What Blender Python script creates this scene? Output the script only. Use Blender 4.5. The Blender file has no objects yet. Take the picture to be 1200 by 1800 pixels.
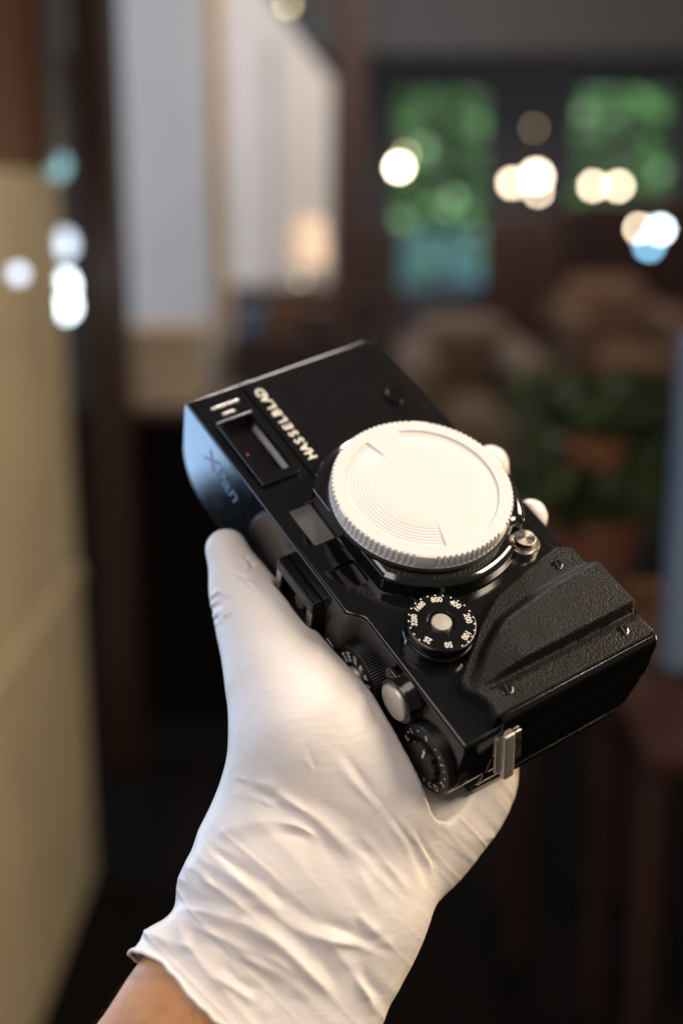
import bpy, bmesh, math, random
import numpy as np
from mathutils import Vector, Matrix

random.seed(4)
RNG = np.random.default_rng(4)
sc = bpy.context.scene
COL = sc.collection
rad = math.radians

# ------------------------------------------------------------------ camera
PITCH = rad(14.0)
EYE = np.array([0.0, 0.0, 1.45])                 # lens position, metres
FPX = 2200.0                                     # focal length for an 1800 px tall frame
FWD = np.array([0.0, math.cos(PITCH), -math.sin(PITCH)])
DOWN = np.array([0.0, -math.sin(PITCH), -math.cos(PITCH)])
RIGHT = np.array([1.0, 0.0, 0.0])
VIEW = np.stack([RIGHT, DOWN, FWD], axis=1)

cam_data = bpy.data.cameras.new('view_camera')
cam = bpy.data.objects.new('view_camera', cam_data)
COL.objects.link(cam)
cam.location = EYE.tolist()
cam.rotation_euler = (math.pi / 2 - PITCH, 0, 0)
cam_data.sensor_fit = 'VERTICAL'
cam_data.sensor_height = 36.0
cam_data.sensor_width = 24.0
cam_data.lens = FPX / 1800 * 36
cam_data.clip_start = 0.01
cam_data.clip_end = 200
cam_data.dof.use_dof = True
cam_data.dof.focus_distance = 0.402
cam_data.dof.aperture_fstop = 3.7
sc.camera = cam

# ------------------------------------------------------------------ world, lamps, exposure
world = bpy.data.worlds.new('World')
sc.world = world
world.use_nodes = True
bg = world.node_tree.nodes['Background']
bg.inputs[0].default_value = (1.0, 0.92, 0.86, 1)
bg.inputs[1].default_value = 0.11

def area(name, loc, target, size, power, color, size_y=None, spread=None):
    l = bpy.data.lights.new(name, 'AREA')
    l.energy = power
    l.color = color
    l.size = size
    if size_y:
        l.shape = 'RECTANGLE'
        l.size_y = size_y
    if spread:
        l.spread = spread
    o = bpy.data.objects.new(name, l)
    COL.objects.link(o)
    o.location = loc
    d = Vector(target) - Vector(loc)
    o.rotation_euler = d.to_track_quat('-Z', 'Y').to_euler()
    return o

SUBJ = (0.0, 0.42, 1.35)
def lamp_at(name, az, el, dist, size, power, color, size_y=None):
    """a lamp seen from the subject at azimuth az (right of straight ahead) and elevation el, degrees"""
    a, e = rad(az), rad(el)
    p = Vector(SUBJ) + dist * Vector((math.cos(e) * math.sin(a), math.cos(e) * math.cos(a), math.sin(e)))
    return area(name, p, SUBJ, size, power, color, size_y)
lamp_at('ceiling_strip_lamp_right', 92, 40, 1.3, 1.15, 25, (1.0, 0.82, 0.61), 0.20)
lamp_at('ceiling_lamp_ahead', -9, 49, 1.7, 0.26, 20, (1.0, 0.90, 0.86))
lamp_at('fill_light_behind', -158, 46, 1.6, 1.0, 14.5, (1.0, 0.87, 0.78))  # added soft fill from behind the viewer for glove and cap
lamp_at('warm_bounce_fill_right', 58, -10, 1.5, 0.30, 8.0, (1.0, 0.60, 0.26))  # added light in place of the warm bounce off wood
lamp_at('side_window_daylight', -86, 12, 1.2, 0.6, 5.5, (0.50, 0.70, 1.0), 0.9)
lamp_at('low_window_daylight', -47, -8, 1.1, 0.36, 2.5, (0.42, 0.66, 1.0), 0.5)
area('room_fill_back', (0.9, 4.4, 2.9), (-0.2, 6.5, 0.9), 0.8, 42, (1.0, 0.86, 0.72))  # added fill that brightens the shop behind
area('room_fill_left', (-2.9, 3.6, 1.9), (-0.9, 4.6, 1.5), 1.4, 66, (0.78, 0.87, 1.0))  # added cool fill that brightens the white pilaster and wall panel
area('garden_daylight', (1.6, 10.2, 4.2), (1.6, 11.6, 1.6), 3.0, 560, (1.0, 1.0, 0.95))

sc.view_settings.view_transform = 'Standard'
sc.view_settings.look = 'None'
sc.view_settings.gamma = 1.0
sc.view_settings.use_curve_mapping = False
sc.view_settings.exposure = 0.0
sc.render.engine = 'CYCLES'
sc.cycles.use_denoising = True
sc.cycles.max_bounces = 8
sc.cycles.sample_clamp_indirect = 6.0

# ------------------------------------------------------------------ materials
def new_mat(name):
    m = bpy.data.materials.new(name)
    m.use_nodes = True
    nt = m.node_tree
    b = nt.nodes['Principled BSDF']
    return m, nt, b

def noise(nt, scale, detail=3, rough=0.5, coord='Object', mapping=None):
    tc = nt.nodes.new('ShaderNodeTexCoord')
    n = nt.nodes.new('ShaderNodeTexNoise')
    n.inputs['Scale'].default_value = scale
    n.inputs['Detail'].default_value = detail
    n.inputs['Roughness'].default_value = rough
    src = tc.outputs[coord]
    if mapping:
        mp = nt.nodes.new('ShaderNodeMapping')
        mp.inputs['Scale'].default_value = mapping
        nt.links.new(src, mp.inputs[0])
        src = mp.outputs[0]
    nt.links.new(src, n.inputs['Vector'])
    return n

def ramp(nt, src, c0, c1, p0=0.3, p1=0.7):
    r = nt.nodes.new('ShaderNodeValToRGB')
    r.color_ramp.elements[0].position = p0
    r.color_ramp.elements[1].position = p1
    r.color_ramp.elements[0].color = (*c0, 1)
    r.color_ramp.elements[1].color = (*c1, 1)
    nt.links.new(src, r.inputs[0])
    return r

def bump(nt, b, src, strength, dist):
    bp = nt.nodes.new('ShaderNodeBump')
    bp.inputs['Strength'].default_value = strength
    bp.inputs['Distance'].default_value = dist
    nt.links.new(src, bp.inputs['Height'])
    nt.links.new(bp.outputs[0], b.inputs['Normal'])
    return bp

def mat(name, col, rough=0.5, metal=0.0, var=0.0, scale=40.0, bumpd=0.0, bscale=200.0, spec=0.5, rvar=0.0, coat=0.0, mapping=None):
    m, nt, b = new_mat(name)
    b.inputs['Base Color'].default_value = (*col, 1)
    b.inputs['Roughness'].default_value = rough
    b.inputs['Metallic'].default_value = metal
    b.inputs['Specular IOR Level'].default_value = spec
    b.inputs['Coat Weight'].default_value = coat
    b.inputs['Coat Roughness'].default_value = 0.05
    if var:
        n = noise(nt, scale, 4, mapping=mapping)
        r = ramp(nt, n.outputs[0], [c * (1 - var) for c in col], [min(1, c * (1 + var)) for c in col])
        nt.links.new(r.outputs[0], b.inputs['Base Color'])
    if rvar:
        n = noise(nt, scale * 1.7, 4)
        r = ramp(nt, n.outputs[0], (max(0, rough - rvar),) * 3, (rough + rvar,) * 3)
        nt.links.new(r.outputs[0], b.inputs['Roughness'])
    if bumpd:
        n = noise(nt, bscale, 3)
        bump(nt, b, n.outputs[0], 1.0, bumpd)
    return m

def glow(name, col, strength):
    m, nt, b = new_mat(name)
    b.inputs['Base Color'].default_value = (*col, 1)
    b.inputs['Emission Color'].default_value = (*col, 1)
    b.inputs['Emission Strength'].default_value = strength
    n = noise(nt, 20, 2)
    r = ramp(nt, n.outputs[0], [c * 0.93 for c in col], col)
    nt.links.new(r.outputs[0], b.inputs['Emission Color'])
    return m

M = {}
M['paint'] = mat('black_gloss_paint', (0.0045, 0.0043, 0.0045), 0.17, var=0.2, scale=90, bumpd=0.000012, bscale=1500, rvar=0.02, coat=0.1)
M['paint_top'] = mat('black_gloss_paint_top', (0.0045, 0.0045, 0.005), 0.12, var=0.15, scale=90, bumpd=0.000022, bscale=1300, rvar=0.03, coat=0.2)
M['ring'] = mat('black_lacquer_ring', (0.005, 0.005, 0.005), 0.10, var=0.2, scale=90, coat=1.0)
def dust(m, amount):
    # sparse pale specks of dust
    nt = m.node_tree; b = nt.nodes['Principled BSDF']
    tc = nt.nodes.new('ShaderNodeTexCoord')
    v = nt.nodes.new('ShaderNodeTexVoronoi'); v.inputs['Scale'].default_value = 420
    nt.links.new(tc.outputs['Object'], v.inputs['Vector'])
    lt = nt.nodes.new('ShaderNodeMath'); lt.operation = 'LESS_THAN'; lt.inputs[1].default_value = 0.075
    nt.links.new(v.outputs['Distance'], lt.inputs[0])
    n = noise(nt, 70, 3)
    gt = nt.nodes.new('ShaderNodeMath'); gt.operation = 'GREATER_THAN'; gt.inputs[1].default_value = amount
    nt.links.new(n.outputs[0], gt.inputs[0])
    mu = nt.nodes.new('ShaderNodeMath'); mu.operation = 'MULTIPLY'
    nt.links.new(lt.outputs[0], mu.inputs[0]); nt.links.new(gt.outputs[0], mu.inputs[1])
    mx = nt.nodes.new('ShaderNodeMix'); mx.data_type = 'RGBA'
    src = b.inputs['Base Color'].links[0].from_socket
    nt.links.new(mu.outputs[0], mx.inputs[0]); nt.links.new(src, mx.inputs[6])
    mx.inputs[7].default_value = (0.045, 0.043, 0.04, 1)
    nt.links.new(mx.outputs[2], b.inputs['Base Color'])
dust(M['paint'], 0.52); dust(M['paint_top'], 0.54)
M['satin'] = mat('black_satin_metal', (0.010, 0.0095, 0.0095), 0.34, var=0.2, scale=120, rvar=0.05)
M['pit'] = mat('black_recess', (0.004, 0.004, 0.004), 0.5, var=0.2, scale=100)
M['silver'] = mat('satin_silver', (0.62, 0.59, 0.55), 0.30, 1.0, var=0.08, scale=300, rvar=0.08)
M['silver_matte'] = mat('matte_silver', (0.60, 0.56, 0.52), 0.48, 0.85, var=0.06, scale=500, bumpd=0.00001, bscale=3000)
M['white'] = mat('white_enamel', (0.80, 0.77, 0.70), 0.5, var=0.05, scale=800)
M['cap'] = mat('cream_white_plastic', (0.72, 0.70, 0.69), 0.42, var=0.02, scale=60, bumpd=0.000006, bscale=1500)
M['frost'] = mat('frosted_window', (0.14, 0.135, 0.128), 0.35, var=0.12, scale=120, rvar=0.05)
M['vf_glass'] = mat('coated_viewfinder_glass', (0.006, 0.0045, 0.0055), 0.05, spec=0.6, var=0.3, scale=60)
M['rf_glass'] = mat('rangefinder_glass', (0.007, 0.005, 0.005), 0.07, spec=0.5, var=0.3, scale=60)
M['engraved'] = mat('engraved_grey_metal', (0.16, 0.17, 0.19), 0.35, 0.8, var=0.2, scale=400)
M['red_dot'] = mat('red_coating_dot', (0.55, 0.10, 0.05), 0.4, var=0.1, scale=500)

# leather: fine pebble grain with lighter tips
m, nt, b = new_mat('black_leatherette')
tc = nt.nodes.new('ShaderNodeTexCoord')
v = nt.nodes.new('ShaderNodeTexVoronoi'); v.feature = 'SMOOTH_F1'
v.inputs['Scale'].default_value = 1450
v.inputs['Smoothness'].default_value = 0.5
n1 = noise(nt, 420, 3); n2 = noise(nt, 90, 3)
mixv = nt.nodes.new('ShaderNodeVectorMath'); mixv.operation = 'MULTIPLY_ADD'
mixv.inputs[1].default_value = (0.0012, 0.0012, 0.0012)
nt.links.new(n1.outputs['Color'], mixv.inputs[0]); nt.links.new(tc.outputs['Object'], mixv.inputs[2])
nt.links.new(mixv.outputs[0], v.inputs['Vector'])
inv = nt.nodes.new('ShaderNodeMath'); inv.operation = 'SUBTRACT'; inv.inputs[0].default_value = 1.0
nt.links.new(v.outputs['Distance'], inv.inputs[1])
r = ramp(nt, inv.outputs[0], (0.0035, 0.0033, 0.003), (0.011, 0.010, 0.009), 0.35, 0.8)
nt.links.new(r.outputs[0], b.inputs['Base Color'])
rr = ramp(nt, n2.outputs[0], (0.46,) * 3, (0.62,) * 3)
nt.links.new(rr.outputs[0], b.inputs['Roughness'])
b.inputs['Specular IOR Level'].default_value = 0.2
bump(nt, b, inv.outputs[0], 0.9, 0.00028)
M['leather'] = m

# spun metal: a conical highlight as turned metal shows
m, nt, b = new_mat('spun_silver')
b.inputs['Base Color'].default_value = (0.56, 0.50, 0.43, 1)
b.inputs['Metallic'].default_value = 1.0
b.inputs['Roughness'].default_value = 0.30
b.inputs['Anisotropic'].default_value = 0.9
tg = nt.nodes.new('ShaderNodeTangent'); tg.direction_type = 'RADIAL'; tg.axis = 'Z'
nt.links.new(tg.outputs[0], b.inputs['Tangent'])
M['spun'] = m

# glove: thin white nitrile over a hand
m, nt, b = new_mat('white_nitrile')
n = noise(nt, 35, 4)
r = ramp(nt, n.outputs[0], (0.79, 0.74, 0.715), (0.845, 0.795, 0.77))
nt.links.new(r.outputs[0], b.inputs['Base Color'])
b.inputs['Roughness'].default_value = 0.45
b.inputs['Subsurface Weight'].default_value = 0.12
b.inputs['Subsurface Radius'].default_value = (1.0, 0.55, 0.4)
b.inputs['Subsurface Scale'].default_value = 0.002
na = noise(nt, 1100, 2); nb = noise(nt, 120, 4, 0.55)
ad = nt.nodes.new('ShaderNodeMath'); ad.operation = 'MULTIPLY_ADD'; ad.inputs[1].default_value = 0.08
nt.links.new(na.outputs[0], ad.inputs[0]); nt.links.new(nb.outputs[0], ad.inputs[2])
tcx = nt.nodes.new('ShaderNodeTexCoord'); mpx = nt.nodes.new('ShaderNodeMapping')
mpx.inputs['Rotation'].default_value = (0, rad(-42), 0); mpx.inputs['Scale'].default_value = (0.16, 0.6, 1.0)
nx_ = nt.nodes.new('ShaderNodeTexNoise'); nx_.inputs['Scale'].default_value = 420; nx_.inputs['Detail'].default_value = 2; nx_.inputs['Distortion'].default_value = 0.6
nt.links.new(tcx.outputs['Object'], mpx.inputs[0]); nt.links.new(mpx.outputs[0], nx_.inputs['Vector'])
rx_ = ramp(nt, nx_.outputs[0], (0, 0, 0), (1, 1, 1), 0.48, 0.72)
ad2 = nt.nodes.new('ShaderNodeMath'); ad2.operation = 'MULTIPLY_ADD'; ad2.inputs[1].default_value = 0.2
nt.links.new(rx_.outputs[0], ad2.inputs[0]); nt.links.new(ad.outputs[0], ad2.inputs[2])
bump(nt, b, ad2.outputs[0], 0.6, 0.0004)
M['glove'] = m

m, nt, b = new_mat('tanned_skin')
n = noise(nt, 60, 5)
r = ramp(nt, n.outputs[0], (0.46, 0.205, 0.08), (0.60, 0.30, 0.13))
nt.links.new(r.outputs[0], b.inputs['Base Color'])
b.inputs['Roughness'].default_value = 0.5
b.inputs['Subsurface Weight'].default_value = 0.15
b.inputs['Subsurface Radius'].default_value = (1.0, 0.35, 0.2)
b.inputs['Subsurface Scale'].default_value = 0.004
nb = noise(nt, 900, 3)
bump(nt, b, nb.outputs[0], 0.5, 0.0002)
M['skin'] = m
M['hair'] = mat('dark_brown_hair', (0.07, 0.035, 0.016), 0.5, var=0.2, scale=300)

# ------------------------------------------------------------------ mesh helpers (millimetres in, metres out)
def link(name, me, m=None, parent=None, smooth=35):
    o = bpy.data.objects.new(name, me)
    COL.objects.link(o)
    if m is not None:
        me.materials.append(m)
    if parent is not None:
        o.parent = parent
    if smooth is not None:
        me.polygons.foreach_set('use_smooth', [True] * len(me.polygons))
        if smooth < 179:
            me.set_sharp_from_angle(angle=rad(smooth))
            if len(me.polygons) < 3000:
                wn = o.modifiers.new('normals', 'WEIGHTED_NORMAL')
                wn.keep_sharp = True
                wn.weight = 80
    return o

def mesh_from(name, verts, faces, scale=0.001):
    me = bpy.data.meshes.new(name)
    me.from_pydata((np.asarray(verts, float) * scale).tolist(), [], [list(map(int, f)) for f in faces])
    me.validate()
    me.update()
    return me

def obj(name, verts, faces, m, parent=None, scale=0.001, smooth=35, fix=True):
    me = mesh_from(name, verts, faces, scale)
    if fix:
        bm = bmesh.new(); bm.from_mesh(me)
        bmesh.ops.recalc_face_normals(bm, faces=bm.faces)
        bm.to_mesh(me); bm.free()
    return link(name, me, m, parent, smooth)

def bm_obj(name, bm, m, parent=None, scale=0.001, smooth=35):
    if scale != 1:
        bmesh.ops.scale(bm, vec=(scale,) * 3, verts=bm.verts)
    bmesh.ops.recalc_face_normals(bm, faces=bm.faces)
    me = bpy.data.meshes.new(name)
    bm.to_mesh(me); bm.free()
    return link(name, me, m, parent, smooth)

def box_bm(lo, hi, bev=0.0, seg=2, bm=None):
    bm2 = bmesh.new()
    r = bmesh.ops.create_cube(bm2, size=1)
    for v in bm2.verts:
        v.co = Vector([lo[i] + (v.co[i] + 0.5) * (hi[i] - lo[i]) for i in range(3)])
    if bev:
        bmesh.ops.bevel(bm2, geom=list(bm2.edges), offset=bev, segments=seg, profile=0.5, affect='EDGES')
    if bm is None:
        return bm2
    me = bpy.data.meshes.new('tmp'); bm2.to_mesh(me); bm2.free()
    bm.from_mesh(me); bpy.data.meshes.remove(me)
    return bm

def box(name, lo, hi, m, parent=None, bev=0.0, seg=2, scale=0.001):
    return bm_obj(name, box_bm(lo, hi, bev, seg), m, parent, scale)

AX = {'z': lambda a, b, c: (a, b, c), 'y': lambda a, b, c: (b, c, a)}   # in-plane a,b and height c

def lathe(name, prof, center, m, parent=None, axis='z', n=64, wob=None, smooth=35):
    """prof: (radius, height) list from the outside foot to the centre; closed with a fan when the last radius is 0"""
    vs, fs = [], []
    cx, cy = center
    for i, (r, h) in enumerate(prof):
        for k in range(n):
            a = 2 * math.pi * k / n
            rr = r if wob is None else wob(i, r, k)
            p, q = cx + rr * math.cos(a), cy + rr * math.sin(a)
            vs.append((p, q, h) if axis == 'z' else (p, h, q))
    for i in range(len(prof) - 1):
        for k in range(n):
            k2 = (k + 1) % n
            fs.append((i * n + k, i * n + k2, (i + 1) * n + k2, (i + 1) * n + k))
    fs.append([(len(prof) - 1) * n + k for k in range(n)])
    fs.append([k for k in range(n)][::-1])
    return obj(name, vs, fs, m, parent, smooth=smooth)

def text(name, s, size, pos, right, up, m, parent, depth=0.06, bold=0.0, shear=0.0, stretch=1.0):
    cu = bpy.data.curves.new('tmp_text', 'FONT')
    cu.body = s
    cu.size = size
    cu.align_x = 'CENTER'
    cu.align_y = 'CENTER'
    cu.extrude = depth
    cu.offset = bold
    cu.shear = shear
    cu.resolution_u = 3
    o = bpy.data.objects.new('tmp_text', cu)
    COL.objects.link(o)
    dg = bpy.context.evaluated_depsgraph_get()
    me = bpy.data.meshes.new_from_object(o.evaluated_get(dg))
    bpy.data.objects.remove(o)
    bpy.data.curves.remove(cu)
    R_ = np.array(right, float); R_ /= np.linalg.norm(R_)
    U_ = np.array(up, float); U_ -= R_ * (U_ @ R_); U_ /= np.linalg.norm(U_)
    N_ = np.cross(R_, U_)
    co = np.empty(len(me.vertices) * 3); me.vertices.foreach_get('co', co); co = co.reshape(-1, 3)
    mid = (co.min(0) + co.max(0)) / 2
    co = co - mid
    co[:, 0] *= stretch
    out = np.array(pos, float) + co[:, :1] * R_ + co[:, 1:2] * U_ + co[:, 2:] * N_
    me.vertices.foreach_set('co', (out * 0.001).ravel())
    me.name = name
    me.update()
    return link(name, me, m, parent, None)

def boolean(o, cutters):
    for c in cutters:
        md = o.modifiers.new('cut', 'BOOLEAN')
        md.operation = 'DIFFERENCE'
        md.solver = 'EXACT'
        md.object = c
    dg = bpy.context.evaluated_depsgraph_get()
    me = bpy.data.meshes.new_from_object(o.evaluated_get(dg))
    o.modifiers.clear()
    old = o.data
    o.data = me
    me.name = old.name
    bpy.data.meshes.remove(old)
    for c in cutters:
        d = c.data
        bpy.data.objects.remove(c)
        bpy.data.meshes.remove(d)
    me.polygons.foreach_set('use_smooth', [True] * len(me.polygons))
    me.set_sharp_from_angle(angle=rad(28))
    wn = o.modifiers.new('normals', 'WEIGHTED_NORMAL')
    wn.keep_sharp = True
    wn.weight = 80

def tag(o, label=None, cat=None, group=None, kind=None):
    if label: o['label'] = label
    if cat: o['category'] = cat
    if group: o['group'] = group
    if kind: o['kind'] = kind
    return o

def empty(name, loc=(0, 0, 0)):
    o = bpy.data.objects.new(name, None)
    o.empty_display_size = 0.02
    COL.objects.link(o)
    o.location = loc
    return o

def smooth01(x):
    x = min(1.0, max(0.0, x))
    return x * x * (3 - 2 * x)

# ------------------------------------------------------------------ the film camera (x along its length, y up, z out of its front; millimetres)
CR = np.array([[-0.540272735908697, -0.8337226614697307, 0.11406969179216409],
               [-0.6734997247919484, 0.34715645518018334, -0.652595216295587],
               [0.5044833907463093, -0.42940530897806767, -0.7490711508812373]])
CT = np.array([20.99465, 2.31835, 427.88962])
BODY = np.eye(4)
BODY[:3, :3] = VIEW @ CR
BODY[:3, 3] = EYE + VIEW @ CT * 0.001

film = empty('film_camera')
film.matrix_world = Matrix(BODY.tolist())
tag(film, 'black panoramic film camera with textured grip and numbered dials held in the gloved hand', 'camera')

def corner_front(x, s, e, d):
    t = min(1, max(0, (abs(x) - s) / (e - s)))
    return -d * (1 - math.sqrt(max(0, 1 - t * t)))

def loft(name, xs, section, m, parent):
    vs, fs = [], []
    n = None
    for x in xs:
        pts = section(x)
        n = len(pts)
        vs += [(x, y, z) for (y, z) in pts]
    for i in range(len(xs) - 1):
        for k in range(n):
            k2 = (k + 1) % n
            fs.append((i * n + k, i * n + k2, (i + 1) * n + k2, (i + 1) * n + k))
    fs.append(list(range(n))[::-1])
    fs.append([(len(xs) - 1) * n + k for k in range(n)])
    return obj(name, vs, fs, m, parent)

def ends(lo, hi, mids):
    th = np.linspace(0, math.pi / 2, 12)
    a = lo + 1.5 * (1 - np.sin(th[::-1]))
    c = hi - 1.5 * (1 - np.sin(th))
    return sorted(set(np.round(np.concatenate([a, mids, c]), 3)))

def zfront(x): return corner_front(x, 81.6, 83.01, 2.0)
def zback(x): return -41 - corner_front(x, 66, 83.01, 17)

def arc(cy, cz, r, a0, a1, n=5):
    return [(cy + r * math.cos(rad(a)), cz + r * math.sin(rad(a))) for a in np.linspace(a0, a1, n)]

def ytop(x):
    return 39.3 - 4.3 * smooth01((-23.2 - x) / 6.2)

def sec_top(x):
    zf, zb, yt, yb, r = zfront(x), zback(x), ytop(x), 17.35, 1.3
    e = 0.35
    return (arc(yt - r, zf - r, r, 90, 0, 6) + arc(yt - r, zb + r, r, 0, -90, 4)
            + [(yb + e, zb), (yb, zb + e)] + [(yb, zf - e), (yb + e * .3, zf - e * .3), (yb + e, zf)])

def sec_low(x):
    zf, zb = zfront(x), zback(x)
    yt, e = 16.75, 0.4
    return ([(yt - e, zf), (yt - e * .3, zf - e * .3), (yt, zf - e), (yt, zb + e), (yt - e, zb), (-43.5, zb), (-45.0, zb + 1.5),
             (-45.0, zf - 3.0), (-44.4, zf - 2.0), (-43.4, zf - 1.7), (-40.4, zf - 1.7), (-39.9, zf - 1.5), (-39.3, zf - 0.8), (-38.9, zf - 0.25), (-38.4, zf)])

mids = np.concatenate([np.linspace(-81, -66, 11), np.linspace(-64, -30.5, 6), np.linspace(-30, -22.5, 16), np.linspace(-18, 64, 8), np.linspace(66, 81.0, 11)])
top = loft('top_cover', ends(-83, 83, mids), sec_top, M['paint_top'], film)
low = loft('body_shell', ends(-80.2, 83, np.concatenate([np.linspace(-70, 64, 8), np.linspace(66, 81.0, 11)])), sec_low, M['paint'], film)

def rrect_prism(name, x0, x1, y0, y1, z0, z1, r, m=None, parent=None, n=5):
    pts = []
    for cx, cy, a in ((x1 - r, y1 - r, 0), (x0 + r, y1 - r, 90), (x0 + r, y0 + r, 180), (x1 - r, y0 + r, 270)):
        for t in np.linspace(a, a + 90, n):
            pts.append((cx + r * math.cos(rad(t)), cy + r * math.sin(rad(t))))
    k = len(pts)
    vs = [(x, y, z0) for x, y in pts] + [(x, y, z1) for x, y in pts]
    fs = [tuple(range(k))[::-1], tuple(range(k, 2 * k))] + [(i, (i + 1) % k, k + (i + 1) % k, k + i) for i in range(k)]
    return obj(name, vs, fs, m, parent)

# windows cut into the top cover
cut = [rrect_prism('c1', 3.8, 21.4, 24.0, 33.3, -1.7, 3, 1.0), rrect_prism('c2', -17.0, -6.8, 24.8, 33.2, -1.9, 3, 1.4),
       rrect_prism('c3', 37.2, 65.4, 21.9, 34.4, -3.6, 3, 0.8)]
for c in cut: c.matrix_world = film.matrix_world
boolean(top, cut)
o = rrect_prism('illumination_window', 3.82, 21.38, 24.02, 33.28, -1.9, -1.1, 1.0, M['frost'], film)
o = rrect_prism('rangefinder_window', -16.98, -6.82, 24.82, 33.18, -2.1, -1.2, 1.4, M['rf_glass'], film)

# raised viewfinder surround, hollow
o = vf = bm_obj('viewfinder_window', box_bm((33.6, 20.6, -0.4), (67.2, 35.6, 1.7), 0.55, 4), M['paint_top'], film)
c = rrect_prism('c4', 37.2, 65.4, 21.9, 34.4, -5, 5, 0.8)
c.matrix_world = film.matrix_world
bpy.context.view_layer.update()
boolean(vf, [c])
rrect_prism('glass', 37.25, 65.35, 21.95, 34.35, -3.9, -2.6, 0.75, M['vf_glass'], vf)
# sloped inner lips; the lower is silver to stand for the bevel's reflection
def prism_x(name, x0, x1, sec, m, parent):
    k = len(sec)
    vs = [(x0, y, z) for y, z in sec] + [(x1, y, z) for y, z in sec]
    fs = [tuple(range(k)), tuple(range(k, 2 * k))[::-1]] + [(i, (i + 1) % k, k + (i + 1) % k, k + i) for i in range(k)]
    return obj(name, vs, fs, m, parent)
prism_x('inner_lip', 37.4, 62.0, [(22.0, -2.55), (23.3, -2.55), (22.0, -0.6)], M['silver_matte'], vf)
prism_x('inner_lip', 37.4, 64.5, [(34.3, -2.55), (33.6, -2.55), (34.3, -1.2)], M['satin'], vf)
for (x, y, r) in ((52.0, 31.0, 0.4),):
    lathe('coating_dot', [(r, -2.7), (r, -2.55), (r * .8, -2.5)], (x, y), M['red_dot'], vf, n=16)
# silver bars beside the viewfinder in place of bevel reflections
o = bm_obj('bevel_glint', box_bm((74.2, 21.4, -0.4), (75.5, 33.0, 0.75), 0.5, 3), M['silver'], film)
o = bm_obj('bevel_glint', box_bm((70.2, 25.4, -0.4), (71.5, 30.6, 0.6), 0.4, 3), M['silver'], film)

# raised lettering on the front, white in place of silver reflecting a lamp
LET = 'HASSELBLAD'
for i, ch in enumerate(LET):
    text('letter', ch, 4.9, (39.6 + i * 3.92, 12.6, 0.22), (1, 0, 0), (0, 1, 0), M['white'], film, 0.22, 0.09, stretch=1.15)
# script on the top, read from behind the camera
text('script_emblem', 'XPan', 11.5, (55.5, 39.33, -12.0), (-1, 0, -0.12), (0, 0, 1), M['engraved'], film, 0.12, 0.10, shear=0.4, stretch=0.95)

# lens mount ring with its clearance for the release button
MC = (-0.3, -5.3); MR = 36.4; RB = (-29.6, -29.6); RBR = 6.4
def mount_outline(n=220):
    pts = []
    for k in range(n):
        a = 2 * math.pi * k / n
        x, y = MC[0] + MR * math.cos(a), MC[1] + MR * math.sin(a)
        y = min(y, 24.4 - 0.02 * abs(x))
        dx, dy = x - RB[0], y - RB[1]
        if math.hypot(dx, dy) < RBR:
            # slide along the ray to the mount centre until on the clearance circle
            ux, uy = MC[0] - x, MC[1] - y
            L = math.hypot(ux, uy); ux /= L; uy /= L
            b_ = dx * ux + dy * uy
            c_ = dx * dx + dy * dy - RBR ** 2
            t = -b_ + math.sqrt(b_ * b_ - c_)
            x, y = x + ux * t, y + uy * t
        pts.append((x, y))
    return np.array(pts)

def outline_solid(name, pts, rings, m, parent):
    """rings: (inset, z)"""
    nx = np.roll(pts, -1, 0) - np.roll(pts, 1, 0)
    nrm = np.stack([nx[:, 1], -nx[:, 0]], 1); nrm /= np.linalg.norm(nrm, axis=1)[:, None]
    n = len(pts); vs = []; fs = []
    for ins, z in rings:
        q = pts - nrm * ins
        vs += [(x, y, z) for x, y in q]
    for i in range(len(rings) - 1):
        for k in range(n):
            k2 = (k + 1) % n
            fs.append((i * n + k, i * n + k2, (i + 1) * n + k2, (i + 1) * n + k))
    vs.append((MC[0], MC[1], rings[-1][1]))
    c_ = len(vs) - 1
    for k in range(n):
        fs.append(((len(rings) - 1) * n + k, (len(rings) - 1) * n + (k + 1) % n, c_))
    return obj(name, vs, fs, m, parent, smooth=40)

outline_solid('mount_ring', mount_outline(), [(-0.6, -0.3), (-0.25, 0.3), (0, 1.0), (0, 5.4), (0.1, 6.0), (0.45, 6.6), (2.2, 7.3), (2.6, 7.38)], M['ring'], film)
lathe('bayonet_ring', [(31.6, 7.4), (31.6, 8.3), (31.4, 8.5), (28, 8.5)], MC, M['pit'], film, n=120)

# lens release
rel = lathe('lens_release', [(5.35, -0.2), (5.35, 2.2), (5.1, 2.5), (4.7, 2.5), (4.2, 1.6), (3.9, 1.4)], (-29.5, -29.6), M['silver'], film, n=64)
lathe('button', [(3.7, 1.0), (3.7, 3.0), (3.6, 5.2), (3.45, 5.6), (3.3, 5.7), (0.05, 5.72)], (0, 0), M['spun'], rel, n=64).location = (-0.0297, -0.0290, 0)

# small round button at the foot of the front
lathe('rewind_button', [(3.5, -0.2), (3.5, 0.7), (3.2, 1.0), (2.6, 1.0), (2.4, 0.5), (0.05, 0.45)], (51, -31.6), M['paint_top'], film, n=48)

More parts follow.
